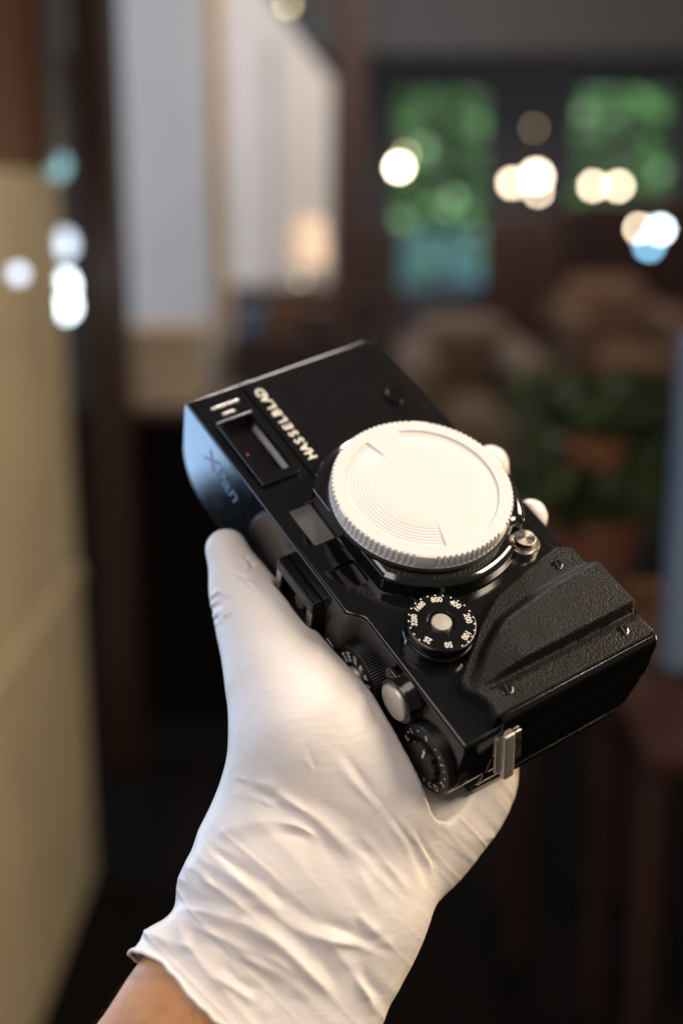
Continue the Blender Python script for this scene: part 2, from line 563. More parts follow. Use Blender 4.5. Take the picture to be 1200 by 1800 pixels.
# front film speed dial
DC = (-45.4, 18.0)
dial = lathe('film_speed_dial', [(11.9, -0.2), (11.9, 2.6), (11.6, 3.0), (10.8, 3.2)], DC, M['paint_top'], film, n=96)
lathe('dial_disc', [(11.0, 2.8), (11.25, 3.2), (11.3, 6.2), (11.05, 6.9), (10.6, 7.2), (5.2, 7.2), (4.6, 7.0), (4.3, 6.2), (4.2, 6.0)], DC, M['paint'], dial, n=96)
lathe('dial_button', [(3.3, 5.6), (3.3, 7.1), (3.1, 7.35), (0.05, 7.45)], DC, M['silver_matte'], dial, n=48)
for s, a in (('800', -25), ('400', -66), ('200', -109), ('100', -155), ('50', 158), ('25', 114), ('3200', 57), ('1600', 17)):
    ca, sa = math.cos(rad(a)), math.sin(rad(a))
    text('numeral', s, 2.8 if len(s) < 4 else 2.55, (DC[0] + 8.75 * ca, DC[1] + 8.75 * sa, 7.23), (sa, -ca, 0), (ca, sa, 0), M['white'], dial, 0.03, 0.06, stretch=0.88)
dots = [-25 + 13.7 * k for k in range(-2, 24)]
dot_me = None
for k, a in enumerate(np.arange(-66 - 14 * 8, -66 + 14 * 13, 14)):
    o = lathe('index_dot', [(0.28, 7.12), (0.28, 7.22), (0.05, 7.24)], (DC[0] + 10.45 * math.cos(rad(a)), DC[1] + 10.45 * math.sin(rad(a))), M['white'], dial, n=10)
o = box('index_mark', (-0.25, 10.9, 1.0), (0.25, 11.98, 2.75), M['white'], dial)
o.location = (DC[0] * .001, DC[1] * .001, 0)
o.rotation_euler = (0, 0, rad(81 - 90))

# grip: a moulded pad, its height a function of place
def tab(y, ys, xs): return float(np.interp(y, ys, xs))
YO = [-42, -38, -24, -6.6, 5, 14.4, 20, 22.5, 24.0, 24.6]
XO = [-39.0, -36.6, -39, -43.2, -49.8, -57, -61, -62.6, -65.0, -68.0]
YR = [-42, -21, 0, 12, 18, 25]
def grip_z(x, y):
    rs = tab(y, YR, [-46.3, -47.3, -51.0, -58.0, -63.0, -69.0])
    re = tab(y, YR, [-52.0, -53.2, -56.0, -62.5, -68.0, -73.0])
    fade = 1 - 0.75 * smooth01((y - 2) / 22)
    low1 = 3.8
    z = low1 + (5.6 * fade) * smooth01((rs - x) / (rs - re))
    g = smooth01((-69.2 - x) / 1.7)                    # fall into the groove
    z = z * (1 - g) + g * (5.2 + 0.5 * smooth01((-71.5 - x) / 2.5))
    z -= 0.3 * math.exp(-((x + 71.0) / 0.9) ** 2) * (1 - 0.6 * smooth01((y - 5) / 18))
    return z

gy = np.concatenate([np.linspace(-42.4, -41.2, 4), np.linspace(-40.5, 20, 70), np.linspace(20.5, 24.4, 9)])
gu = np.concatenate([np.linspace(0, 0.04, 4), np.linspace(0.05, 0.95, 74), np.linspace(0.96, 1, 4)])
vs, fs = [], []
for y in gy:
    xo = tab(y, YO, XO)
    xr = -81.0
    for u in gu:
        x = xo + (xr - xo) * u
        yy = y
        if y > 20:                                      # the top edge dips in the middle of its run
            yy = y - 2.2 * smooth01((-66 - x) / 9) * smooth01((y - 20) / 4) + 0.9 * smooth01((-77 - x) / 4) * smooth01((y - 20) / 4)
        e = min(xo - x, x - xr, (y + 42.4), (24.4 - y)) / 1.1
        zz = grip_z(x, y)
        if e < 1:
            zz -= 1.1 * (1 - math.sqrt(max(0, 1 - (1 - e) ** 2)))
        vs.append((x, yy, zz))
nu, nv = len(gu), len(gy)
for j in range(nv - 1):
    for i in range(nu - 1):
        fs.append((j * nu + i, j * nu + i + 1, (j + 1) * nu + i + 1, (j + 1) * nu + i))
rim = [i for i in range(nu)] + [j * nu + nu - 1 for j in range(1, nv)] + [(nv - 1) * nu + i for i in range(nu - 2, -1, -1)] + [j * nu for j in range(nv - 2, 0, -1)]
base = len(vs)
for k in rim:
    vs.append((vs[k][0], vs[k][1], -0.4))
for k in range(len(rim)):
    k2 = (k + 1) % len(rim)
    fs.append((rim[k], rim[k2], base + k2, base + k))
grip = obj('grip', vs, fs, M['leather'], film, smooth=60)
for (x, y) in ((-43.0, -32.4), (-75.2, -33.0), (-74.6, 14.2)):
    z = grip_z(x, y)
    s = lathe('screw', [(2.05, z - 0.6), (2.05, z + 0.16), (1.85, z + 0.26), (0.05, z + 0.3)], (x, y), M['paint_top'], film, n=28)
    o = box('slot', (-1.7, -0.26, z + 0.1), (1.7, 0.26, z + 0.34), M['pit'], s)
    o.location = (x * .001, y * .001, 0); o.rotation_euler = (0, 0, rad(-12))

# fluted end cover below the grip
prof = [(-72, 4.4), (-79.8, 4.6), (-81.3, 4.3), (-82.5, 3.3), (-83.2, 1.6), (-83.6, -0.6), (-83.7, -3.4), (-83.2, -4.0), (-83.2, -4.9), (-83.9, -5.5),
        (-84.2, -9), (-84.2, -13), (-84.0, -15.5), (-83.3, -16.1), (-83.3, -17.2), (-83.8, -17.8), (-83.7, -22), (-83.4, -26.2), (-82.7, -26.8), (-82.7, -28.0), (-83.2, -28.6),
        (-82.9, -33), (-81.9, -37.0), (-80.2, -39.6), (-81.2, -40.0), (-81.4, -42.4), (-80.4, -44.0), (-66, -44.4)]
n = len(prof)
vs, fs = [], []
yst = [(-43.6, 2.2), (-43.2, 1.0), (-42.4, 0.3), (-41.2, 0), (20.0, 0), (20.7, 0.3), (21.0, 1.0)]
for y, ins in yst:
    for (x, z) in prof:
        vs.append((x + ins, y, z - ins * 0.25 if z > 0 else z))
for j in range(len(yst) - 1):
    for k in range(n - 1):
        fs.append((j * n + k, j * n + k + 1, (j + 1) * n + k + 1, (j + 1) * n + k))
fs.append(list(range(n))); fs.append([(len(yst) - 1) * n + k for k in range(n)][::-1])
obj('end_cover', vs, fs, M['paint_top'], film, smooth=50)
# rear door lip
box('rear_door', (-74, -38, -44.2), (72, 30, -41.6), M['satin'], film, 0.8, 3)

# strap lugs
def hinged(lo, hi, bev, seg):
    bmh = box_bm(lo, hi, bev, seg)
    bmesh.ops.rotate(bmh, verts=bmh.verts, cent=(0, 0, 0), matrix=Matrix.Rotation(rad(17), 3, 'Y'))
    bmesh.ops.translate(bmh, verts=bmh.verts, vec=(-82.6, 0, -3.4))
    return bmh
lug = bm_obj('strap_lug', hinged((-2.6, 16.4, -18.5), (0.2, 20.6, 0), 0.8, 4), M['silver_matte'], film)
bm_obj('tongue', hinged((-1.9, 13.4, -12.5), (0.2, 16.6, -0.6), 0.6, 3), M['silver'], lug)
bm_obj('inner_plate', hinged((-0.6, 19.8, -16), (0.4, 22.6, -1.2), 0.3, 2), M['silver_matte'], lug)
lug2 = bm_obj('strap_lug', box_bm((82.0, 18.5, -9), (85.6, 23.5, -4), 1.2, 4), M['silver'], film)
o = bm_obj('plate', box_bm((82.0, 9.5, -10), (83.8, 17.5, -4), 0.6, 3), M['silver'], lug2)

# accessory shoe
shoe = bm_obj('accessory_shoe', box_bm((-12.4, 39.0, -12.6), (10.2, 43.6, -7.6), 0.8, 3), M['paint_top'], film)
box('floor_plate', (-11, 39.1, -31), (9, 39.9, -12), M['pit'], shoe)
for x0 in (-12.0, 7.2):
    bm_obj('rail', box_bm((x0, 42.0, -31), (x0 + 2.8, 43.1, -12.4), 0.25, 2), M['silver'], shoe)
    box('rail_wall', (x0 - (0 if x0 < 0 else -1.6), 39.1, -31), (x0 + (1.2 if x0 < 0 else 2.8), 42.1, -12.4), M['pit'], shoe)
lathe('contact', [(2.6, 39.8), (2.6, 40.3), (2.2, 40.4)], (-1, -21), M['silver_matte'], shoe, axis='y', n=32)
box('film_plane_mark', (-21.2, 39.28, -22.6), (-17.4, 39.36, -22.1), M['white'], film)

# shutter speed dial, release, exposure dial on the lower deck
def knurl(n_per, depth, rows):
    return lambda i, r, k: r - (depth if (i in rows and k % n_per == 0) else 0)
SC = (-34.0, -24.8)
sd = lathe('shutter_speed_dial', [(11.4, 34.2), (11.6, 34.8), (11.6, 37.6), (11.3, 38.1), (10.6, 38.3)], SC, M['satin'], film, axis='y', n=216, wob=knurl(3, 0.28, (1, 2)))
lathe('knob_button', [(4.2, 38.0), (4.2, 39.6), (3.9, 40.2), (3.2, 40.5), (0.05, 40.7)], SC, M['silver_matte'], sd, axis='y', n=48)
for s, a in (('1000', -6), ('500', 22), ('250', 48), ('125', 75), ('60', 101), ('30', 127), ('15', 153), ('8', 179), ('4', 205)):
    ca, sa = math.cos(rad(a)), math.sin(rad(a))
    text('numeral', s, 2.5, (SC[0] + 7.6 * ca, 38.33, SC[1] + 7.6 * sa), (-ca, 0, -sa), (-sa, 0, ca), M['white'], sd, 0.03, 0.03)
BC = (-54.6, -10.4)
sb = lathe('shutter_release', [(9.2, 33.6), (9.0, 35.2), (8.2, 36.6), (7.9, 38.4), (7.5, 38.9), (6.6, 39.0)], BC, M['paint_top'], film, axis='y', n=64)
lathe('release_button', [(6.3, 38.6), (6.3, 39.5), (6.0, 39.95), (4.5, 40.3), (2.5, 40.5), (0.05, 40.6)], BC, M['silver_matte'], sb, axis='y', n=64)
bm_obj('lever', box_bm((-51.5, 35.4, -7.0), (-46.0, 38.2, -2.5), 1.0, 3), M['paint_top'], sb)
EC = (-71.6, -21.2)
ed = lathe('exposure_dial', [(12.2, 29.5), (12.3, 30.2), (12.3, 33.0), (11.9, 33.3), (11.9, 33.8), (12.2, 34.2), (12.2, 36.8), (11.9, 37.2), (7.8, 37.4), (7.4, 37.0), (7.2, 36.6)], EC, M['satin'], film, axis='y', n=216, wob=knurl(3, 0.25, (1, 2)))
lathe('star_knob', [(7.0, 36.4), (7.0, 38.4), (6.6, 38.8), (5.5, 38.9)], EC, M['satin'], ed, axis='y', n=96, wob=lambda i, r, k: r - 0.9 * (0.5 - 0.5 * math.cos(k / 96 * 2 * math.pi * 12)))
for s, a in (('2', -8), ('1', 26), ('0', 78), ('1', 135), ('2', 185), ('S', 258), ('C', 240)):
    ca, sa = math.cos(rad(a)), math.sin(rad(a))
    text('numeral', s, 2.7, (EC[0] + 9.7 * ca, 37.42, EC[1] + 9.7 * sa), (sa, 0, -ca), (ca, 0, sa), M['white'], ed, 0.03, 0.03)
for a in (10, 52, 105, 120, 148, 165):
    lathe('index_dot', [(0.3, 37.3), (0.3, 37.42), (0.05, 37.45)], (EC[0] + 10 * math.cos(rad(a)), EC[1] + 10 * math.sin(rad(a))), M['white'], ed, axis='y', n=10)
bmr = bmesh.new()
vs, fs = [], []
for k in range(32):
    a = 2 * math.pi * k / 32
    for rr in (0.85, 1.2):
        vs.append((EC[0] + 9.8 * math.cos(rad(218)) + rr * math.cos(a), 37.46, EC[1] + 9.8 * math.sin(rad(218)) + rr * math.sin(a)))
for k in range(32):
    k2 = (k + 1) % 32
    fs.append((2 * k, 2 * k + 1, 2 * k2 + 1, 2 * k2))
bmr.free()
obj('self_timer_mark', vs, fs, M['white'], ed)
box('index_mark', (EC[0] - 0.4, 38.85, EC[1] + 2.2), (EC[0] + 0.4, 38.98, EC[1] + 6.0), M['white'], ed)

# ------------------------------------------------------------------ body cap on the mount
capo = empty('body_cap')
capo.matrix_world = Matrix(BODY.tolist())
tag(capo, 'round cream white plastic cap with ribbed rim covering the lens mount', 'lens cap')
NT = 480
def cap_h(r, deg):
    z = 14.4
    a = deg % 360
    inA = 12.5 < a < 162
    inB = a > 191 and a < 344
    if r < 26 and r > 15 and (inA or inB):
        if inA:
            z -= 0.6 * ((r - 15) / 11) ** 1.0
            if 18 < r < 25.3:
                z -= 0.13 * (0.5 + 0.5 * math.cos((r - 18.6) / 1.2 * 2 * math.pi)) ** 3
        else:
            z -= 0.6 * smooth01((r - 18) / 6.5)
    return z
radii = [30.95, 30.95, 30.75, 30.4, 29.5, 27, 26.05, 25.95, 25.6] + list(np.arange(25.2, 17.6, -0.3)) + [16.5, 15.0, 12, 8, 4, 1]
heights = [9.0, 13.7, 14.2, 14.4]
vs, fs = [], []
for i, r in enumerate(radii):
    for k in range(NT):
        a = 360 * k / NT
        gap = (80 < a < 89) or (141 < a < 152) or (262 < a < 270) or (322 < a < 331) or (200 < a < 208) or (20 < a < 27)
        rr = r
        if i in (1, 2, 3) and not gap and k % 5 in (0, 1):
            rr = r - (0.55 if i < 3 else 0.3)
        z = heights[i] if i < 4 else cap_h(r, a)
        vs.append((MC[0] + rr * math.cos(rad(a)), MC[1] + rr * math.sin(rad(a)), z))
    if i == 0:
        for k in range(NT):     # foot of the serrations
            a = 360 * k / NT
            gap = (80 < a < 89) or (141 < a < 152) or (262 < a < 270) or (322 < a < 331) or (200 < a < 208) or (20 < a < 27)
            rr = r - (0.55 if (not gap and k % 5 in (0, 1)) else 0)
            vs.append((MC[0] + rr * math.cos(rad(a)), MC[1] + rr * math.sin(rad(a)), 9.9))
rows = len(radii) + 1
for i in range(rows - 1):
    for k in range(NT):
        k2 = (k + 1) % NT
        fs.append((i * NT + k, i * NT + k2, (i + 1) * NT + k2, (i + 1) * NT + k))
fs.append([(rows - 1) * NT + k for k in range(NT)])
fs.append(list(range(NT))[::-1])
obj('cap_disc', vs, fs, M['cap'], capo, smooth=38)
lathe('cap_flange', [(30.4, 8.6), (30.98, 8.8), (30.98, 9.4), (30.7, 9.5)], MC, M['cap'], capo, n=120)

# ------------------------------------------------------------------ the hand: a distance field of tapered limbs, meshed by surface nets
def P(u, v, d):
    """a point at photo column u, row v and depth d (mm), in lens axes: right, down, forward"""
    return np.array([(u - 600) / FPX * d, (v - 900) / FPX * d, d])
def B(x, y, z):
    """a point given in the film camera's own axes"""
    return CR @ np.array([x, y, z], float) + CT

def capsule(p, a, b, ra, rb):
    ab = (b - a).astype(np.float32)
    pa = p - a.astype(np.float32)
    h = np.clip(pa @ ab / float(ab @ ab), 0, 1)
    return np.linalg.norm(pa - h[:, None] * ab, axis=1) - (ra + h * (rb - ra))

def smin(a, b, k):
    h = np.clip(0.5 + 0.5 * (b - a) / k, 0, 1)
    return b + (a - b) * h - k * h * (1 - h)

# limbs: (start, end, radius, radius, blend)
W1, W2 = P(478, 1545, 400), P(592, 1588, 404)         # radial and ulnar side of the wrist
F1, F2 = P(340, 1775, 386), P(508, 1840, 392)         # forearm below the cuff
F1b, F2b = P(130, 2080, 372), P(380, 2160, 378)
LIMBS = [
    (P(398, 966, 444), P(428, 1042, 438), 7.6, 10.6, 4),            # thumb tip
    (P(428, 1042, 438), P(464, 1108, 430), 10.6, 14.0, 6),          # thumb
    (P(462, 1108, 430), P(497, 1195, 418), 14.0, 17.0, 9),
    (P(497, 1195, 418), P(549, 1300, 408), 17.0, 23.9, 10),         # ball of the thumb
    (P(549, 1300, 408), P(626, 1392, 408), 23.7, 24.3, 12),
    (P(620, 1385, 410), P(700, 1400, 424), 22.0, 22.0, 12),
    (P(700, 1400, 424), P(748, 1388, 436), 22.0, 20.0, 12),         # heel of the hand
    (P(748, 1388, 436), P(712, 1474, 426), 20.0, 19.0, 12),
    (P(712, 1474, 426), P(630, 1560, 412), 19.0, 20.0, 12),
    (P(560, 1340, 412), P(500, 1450, 406), 22.0, 20.5, 14),
    (P(500, 1450, 406), W1, 20.5, 23.0, 12),
    (P(640, 1420, 412), W2, 22.0, 24.5, 14),
    (W1, P(535, 1580, 404), 23.0, 23.0, 10),
    (P(535, 1580, 404), W2, 23.0, 24.5, 10),
    (W1, F1, 23.0, 22.0, 12),
    (W2, F2, 24.5, 26.0, 12),
    (P(535, 1580, 404), P(420, 1800, 389), 23.0, 24.0, 12),
    (B(-62, 8, -66), B(-35, 20, -66), 19.0, 17.0, 12),              # palm behind the film camera
    (B(-62, 8, -66), B(-40, -14, -64), 19.0, 16.0, 12),
    (B(-70, 22, -66), B(-20, 0, -62), 19.0, 15.0, 12),
]
FT1, FT2 = P(861, 815, 460), P(931, 907, 448)
FINGERS = [
    [B(-12, 16, -60), B(22, -14, -56), B(36, -48, -50), B(35, -53.0, -40), B(32, -52.0, -32)],
    [B(-18, 4, -60), B(4, -26, -56), B(16, -52, -48), B(14, -54.5, -28), FT1],
    [B(-24, -6, -60), B(-12, -32, -56), B(-8, -52, -48), B(-9, -54.0, -28), FT2],
    [B(-36, -14, -62), B(-34, -36, -56), B(-34, -52, -46), B(-34, -53.0, -34), B(-34, -52.0, -28)],
]
FR = [(11, 10, 9.4, 8.8, 7.6), (11, 10, 9.4, 8.4, 6.9), (11, 9.6, 9.0, 8.0, 6.3), (9.5, 8.4, 7.8, 7.2, 6.4)]

# the film camera's volume, so that the glove lies against it instead of in it
def in_camera(p):
    q = (p - CT.astype(np.float32)) @ CR.astype(np.float32)
    def bx(lo, hi, r):
        lo = np.array(lo, np.float32); hi = np.array(hi, np.float32)
        d = np.abs(q - (lo + hi) / 2) - (hi - lo) / 2 + r
        return np.linalg.norm(np.maximum(d, 0), axis=1) + np.minimum(d.max(1), 0) - r
    d = bx((-84.4, -45.4, -45.0), (83, 39.7, 3), 3)
    d = np.minimum(d, bx((-88.6, 10.5, -30), (-80, 22, 3), 1))
    for (cx, cz), r, h in ((SC, 12.0, 38.6), (BC, 8.6, 40.2), (EC, 12.7, 38.9), (SC, 4.4, 40.9)):
        rr = np.hypot(q[:, 0] - cx, q[:, 2] - cz) - r
        d = np.minimum(d, np.maximum(rr, np.abs(q[:, 1] - 20) - (h - 20)))
    d = np.minimum(d, bx((-12.6, 35, -31.5), (10.4, 43.8, -7), 0.5))
    return d

def hand_sdf(p, grow=0.0, press=0.25):
    d = None
    for a, b, ra, rb, k in LIMBS:
        c = capsule(p, a, b, ra, rb)
        d = c if d is None else smin(d, c, k)
    for pts, rs in zip(FINGERS, FR):
        f = None
        for i in range(4):
            c = capsule(p, pts[i], pts[i + 1], rs[i], rs[i + 1])
            f = c if f is None else smin(f, c, 2.5)
        d = smin(d, f, 5.0)
    d = d - grow
    cam_d = in_camera(p)
    return -smin(-d, cam_d - press, 1.5)          # smooth subtraction

# cuff: where the glove ends
CUT_P = P(316, 1741, 380)
_l = P(398, 1803, 365) - P(236, 1684, 400)
_v = P(330, 1745, 470) - P(310, 1735, 300)
_v = P(330, 1745, 385) / np.linalg.norm(P(330, 1745, 385)) + 0.0
CUT_N = np.cross(_l, _v); CUT_N /= np.linalg.norm(CUT_N)
if CUT_N @ (F1b - W1) < 0: CUT_N = -CUT_N
_axis = (F1b + F2b - W1 - W2); _axis /= np.linalg.norm(_axis)
CUT_N = CUT_N + 0.25 * _axis; CUT_N /= np.linalg.norm(CUT_N)

def surface_nets(f, lo, hi, h):
    n = np.ceil((hi - lo) / h).astype(int) + 1
    ax = [lo[i] + h * np.arange(n[i]) for i in range(3)]
    vals = np.empty(n, np.float32)
    for i0 in range(0, n[0], 12):
        g = np.stack(np.meshgrid(ax[0][i0:i0 + 12], ax[1], ax[2], indexing='ij'), -1).reshape(-1, 3).astype(np.float32)
        vals[i0:i0 + 12] = f(g).reshape(-1, n[1], n[2])
    s = vals < 0
    N0, N1, N2 = n - 1
    cnt = np.zeros((N0, N1, N2), np.float32); acc = np.zeros((N0, N1, N2, 3), np.float32)
    def cell(a, dx, dy, dz): return a[dx:dx + N0, dy:dy + N1, dz:dz + N2]
    for axis in range(3):
        others = [i for i in range(3) if i != axis]
        for d0 in (0, 1):
            for d1 in (0, 1):
                o = [0, 0, 0]; o[others[0]] = d0; o[others[1]] = d1
                e = list(o); e[axis] = 1
                a, b_ = cell(vals, *o), cell(vals, *e)
                mk = (a < 0) != (b_ < 0)
                t = np.where(mk, a / np.where(mk, a - b_, 1), 0)
                cnt += mk
                for i in range(3):
                    acc[..., i] += np.where(mk, (t if i == axis else o[i]), 0)
    act = cnt > 0
    idx = -np.ones((N0, N1, N2), np.int64)
    idx[act] = np.arange(act.sum())
    ii = np.argwhere(act)
    verts = (ii + acc[act] / cnt[act][:, None]) * h + lo
    quads = []
    for axis in range(3):
        o1, o2 = [(1, 2), (2, 0), (0, 1)][axis]
        sl0 = [slice(1, -1)] * 3; sl1 = [slice(1, -1)] * 3
        sl0[axis] = slice(0, -1); sl1[axis] = slice(1, None)
        a, b_ = s[tuple(sl0)], s[tuple(sl1)]
        for flip in (False, True):
            w = np.argwhere((a & ~b_) if not flip else (~a & b_))
            if not len(w): continue
            c = w.copy(); c[:, o1] += 1; c[:, o2] += 1
            def at(d1, d2):
                q = c.copy(); q[:, o1] -= d1; q[:, o2] -= d2
                return idx[q[:, 0], q[:, 1], q[:, 2]]
            q = np.stack([at(1, 1), at(0, 1), at(0, 0), at(1, 0)], 1)
            if flip: q = q[:, ::-1]
            quads.append(q)
    quads = np.concatenate(quads)
    quads = quads[(quads >= 0).all(1)]
    return verts, quads

def mesh_np(name, verts, quads):
    me = bpy.data.meshes.new(name)
    me.vertices.add(len(verts)); me.vertices.foreach_set('co', np.ascontiguousarray(verts, np.float32).ravel())
    nq = quads.shape[1]
    me.loops.add(quads.size); me.loops.foreach_set('vertex_index', np.ascontiguousarray(quads, np.int32).ravel())
    me.polygons.add(len(quads))
    me.polygons.foreach_set('loop_start', np.arange(0, quads.size, nq, dtype=np.int32))
    me.update(calc_edges=True)
    return me

def get_np(me):
    co = np.empty(len(me.vertices) * 3, np.float32); me.vertices.foreach_get('co', co)
    q = np.empty(len(me.loops), np.int32); me.loops.foreach_get('vertex_index', q)
    return co.reshape(-1, 3).astype(float), q.reshape(-1, 4)

def relax(v, q, it, lam=0.5):
    e = np.concatenate([q[:, [0, 1]], q[:, [1, 2]], q[:, [2, 3]], q[:, [3, 0]]])
    for _ in range(it):
        s = np.zeros_like(v); c = np.zeros(len(v))
        for a, b_ in ((0, 1), (1, 0)):
            np.add.at(s, e[:, a], v[e[:, b_]]); np.add.at(c, e[:, a], 1)
        v = v + lam * (s / np.maximum(c, 1)[:, None] - v)
    return v

def normals(v, q):
    d1 = v[q[:, 2]] - v[q[:, 0]]; d2 = v[q[:, 3]] - v[q[:, 1]]
    fn = np.cross(d1, d2); n = np.zeros_like(v)
    for k in range(4): np.add.at(n, q[:, k], fn)
    return n / np.maximum(np.linalg.norm(n, axis=1), 1e-9)[:, None]

def compact(v, q):
    used = np.unique(q); mp = -np.ones(len(v), int); mp[used] = np.arange(len(used))
    return v[used], mp[q]

all_pts = np.array([p for l in LIMBS for p in l[:2]] + [p for f in FINGERS for p in f])
lo = all_pts.min(0) - 32; hi = all_pts.max(0) + 32
lo[1] = max(lo[1], P(400, 700, 420)[1])
_lu = (_l / np.linalg.norm(_l)).astype(np.float32)
def cut_w(p):
    q = p - CUT_P.astype(np.float32)
    return q @ CUT_N.astype(np.float32) + 5.0 * np.exp(-((q @ _lu + 2.0) / 13.0) ** 2)
def glove_f(p):
    d = hand_sdf(p)
    return np.maximum(d, cut_w(p) - 3.0)
H = 1.25
gv, gq = surface_nets(glove_f, lo, hi, H)
keep = cut_w(gv) < 2.0
gq = gq[keep[gq].all(1)]
gv, gq = compact(gv, gq)
gv = relax(gv, gq, 3, 0.45)
me = mesh_np('glove', gv, gq)
tmp = bpy.data.objects.new('tmp', me); COL.objects.link(tmp)
md = tmp.modifiers.new('s', 'SUBSURF'); md.levels = 1; md.render_levels = 1
dg = bpy.context.evaluated_depsgraph_get()
me2 = bpy.data.meshes.new_from_object(tmp.evaluated_get(dg))
bpy.data.objects.remove(tmp); bpy.data.meshes.remove(me)
gv, gq = get_np(me2); bpy.data.meshes.remove(me2)
gn = normals(gv, gq)

# folds of the glove: centre lines over the wrist and thumb, width (mm), height (mm), side of the shadowed groove
FOLDS = [
    ([(590, 1308), (628, 1355), (662, 1403), (700, 1452), (728, 1490), (745, 1530), (750, 1568)], 1.3, -1.5, 1),
    ([(700, 1440), (735, 1482), (756, 1525), (758, 1560)], 1.1, 0.9, -1),
    ([(445, 1366), (500, 1402), (557, 1440), (603, 1490), (644, 1555), (672, 1615)], 2.0, 1.3, 1),
    ([(520, 1400), (580, 1455), (644, 1520), (703, 1580), (728, 1604)], 2.2, 1.1, -1),
    ([(610, 1440), (655, 1490), (700, 1545), (728, 1585)], 1.8, 1.0, 1),
    ([(362, 1480), (380, 1494), (411, 1516), (442, 1537), (478, 1568), (514, 1606)], 1.5, -1.9, 1),
    ([(372, 1476), (405, 1455), (440, 1447), (487, 1443), (535, 1456), (580, 1490)], 1.9, 1.2, 1),
    ([(335, 1500), (365, 1512), (410, 1545), (452, 1582), (522, 1640), (603, 1654), (662, 1674), (697, 1702)], 2.1, 1.7, -1),
    ([(285, 1600), (330, 1598), (352, 1600), (405, 1615), (463, 1637), (510, 1675), (557, 1722), (615, 1786)], 2.3, 2.2, -1),
    ([(320, 1612), (341, 1627), (382, 1646), (434, 1673), (487, 1687), (530, 1725)], 1.6, 1.2, 1),
    ([(400, 1662), (440, 1690), (510, 1722), (557, 1769)], 1.7, 1.3, 1),
    ([(350, 1698), (390, 1722), (440, 1757), (487, 1792)], 2.0, 1.4, -1),
    ([(250, 1632), (275, 1650), (310, 1660), (350, 1668)], 1.8, 1.2, 1),
    ([(560, 1640), (600, 1680), (640, 1740), (660, 1790)], 2.2, 1.6, -1),
    ([(620, 1600), (660, 1640), (700, 1672)], 1.6, 1.0, 1),
    ([(345, 1535), (400, 1575), (440, 1610)], 1.6, 1.0, -1),
    ([(536, 1306), (548, 1335), (558, 1360)], 0.8, -0.35, 1),
    ([(410, 1360), (440, 1375), (500, 1385)], 1.4, 0.6, 1),
    ([(404, 1395), (450, 1400), (500, 1425)], 1.3, 0.6, -1),
    ([(384, 1012), (404, 1005), (422, 1012), (441, 1024)], 0.8, -0.9, 1),
    ([(428, 976), (440, 988), (447, 998)], 0.8, -1.0, 1),
    ([(362, 1058), (372, 1048), (384, 1040), (406, 1032)], 1.0, 0.85, 1),
    ([(364, 1072), (378, 1058), (396, 1046), (412, 1040)], 0.9, 0.75, 1),
    ([(370, 1090), (384, 1076), (402, 1066)], 1.0, 0.9, 1),
    ([(372, 1104), (388, 1086), (408, 1072)], 0.9, 0.7, 1),
    ([(420, 1023), (436, 1034), (456, 1044)], 0.8, 0.5, 1),
    ([(425, 1014), (448, 1030), (462, 1046)], 0.7, 0.5, 1),
    ([(380, 1148), (384, 1170), (384, 1195)], 1.0, 0.5, 1),
]
uv = np.stack([600 + FPX * gv[:, 0] / gv[:, 2], 900 + FPX * gv[:, 1] / gv[:, 2]], 1)
mmpx = gv[:, 2] / FPX
view = -gv / np.linalg.norm(gv, axis=1)[:, None]
facing = np.clip(((gn * view).sum(1) + 0.15) / 0.4, 0, 1)
disp = np.zeros(len(gv))
for pts, w, hgt, side in FOLDS:
    pts = np.array(pts, float)
    # smooth the polyline (Chaikin)
    for _ in range(2):
        q_ = [pts[0]]
        for i in range(len(pts) - 1):
            q_ += [0.75 * pts[i] + 0.25 * pts[i + 1], 0.25 * pts[i] + 0.75 * pts[i + 1]]
        pts = np.array(q_ + [pts[-1]])
    seg = np.linalg.norm(np.diff(pts, axis=0), axis=1); cum = np.concatenate([[0], np.cumsum(seg)])
    box_ = (uv[:, 0] > pts[:, 0].min() - 60) & (uv[:, 0] < pts[:, 0].max() + 60) & (uv[:, 1] > pts[:, 1].min() - 60) & (uv[:, 1] < pts[:, 1].max() + 60) & (facing > 0)
    ids = np.where(box_)[0]
    best = np.full(len(ids), 1e9); sgn = np.zeros(len(ids)); par = np.zeros(len(ids))
    for i in range(len(pts) - 1):
        a, ab = pts[i], pts[i + 1] - pts[i]
        pa = uv[ids] - a
        h = np.clip(pa @ ab / (ab @ ab), 0, 1)
        d = pa - h[:, None] * ab
        dist = np.linalg.norm(d, axis=1)
        s = np.sign(ab[0] * pa[:, 1] - ab[1] * pa[:, 0])
        m_ = dist < best
        best[m_] = dist[m_]; sgn[m_] = s[m_]; par[m_] = (cum[i] + h * seg[i])[m_] / cum[-1]
    sd_ = best * sgn * mmpx[ids] * side
    taper = np.clip(np.minimum(par, 1 - par) / 0.28, 0, 1); taper = taper * taper * (3 - 2 * taper)
    wv = 0.75 + 0.35 * np.sin(par * 9 + pts[0, 0]) + 0.2 * np.sin(par * 21 + pts[0, 1])
    wl = w * (0.85 + 0.3 * np.sin(par * 7 + pts[0, 1]))
    prof_ = np.exp(-(np.abs(sd_) / wl) ** 1.45) - 0.55 * np.exp(-(np.abs(sd_ - 2.1 * wl) / (1.3 * wl)) ** 1.6)
    disp[ids] += hgt * 1.0 * wv * prof_ * taper * facing[ids]

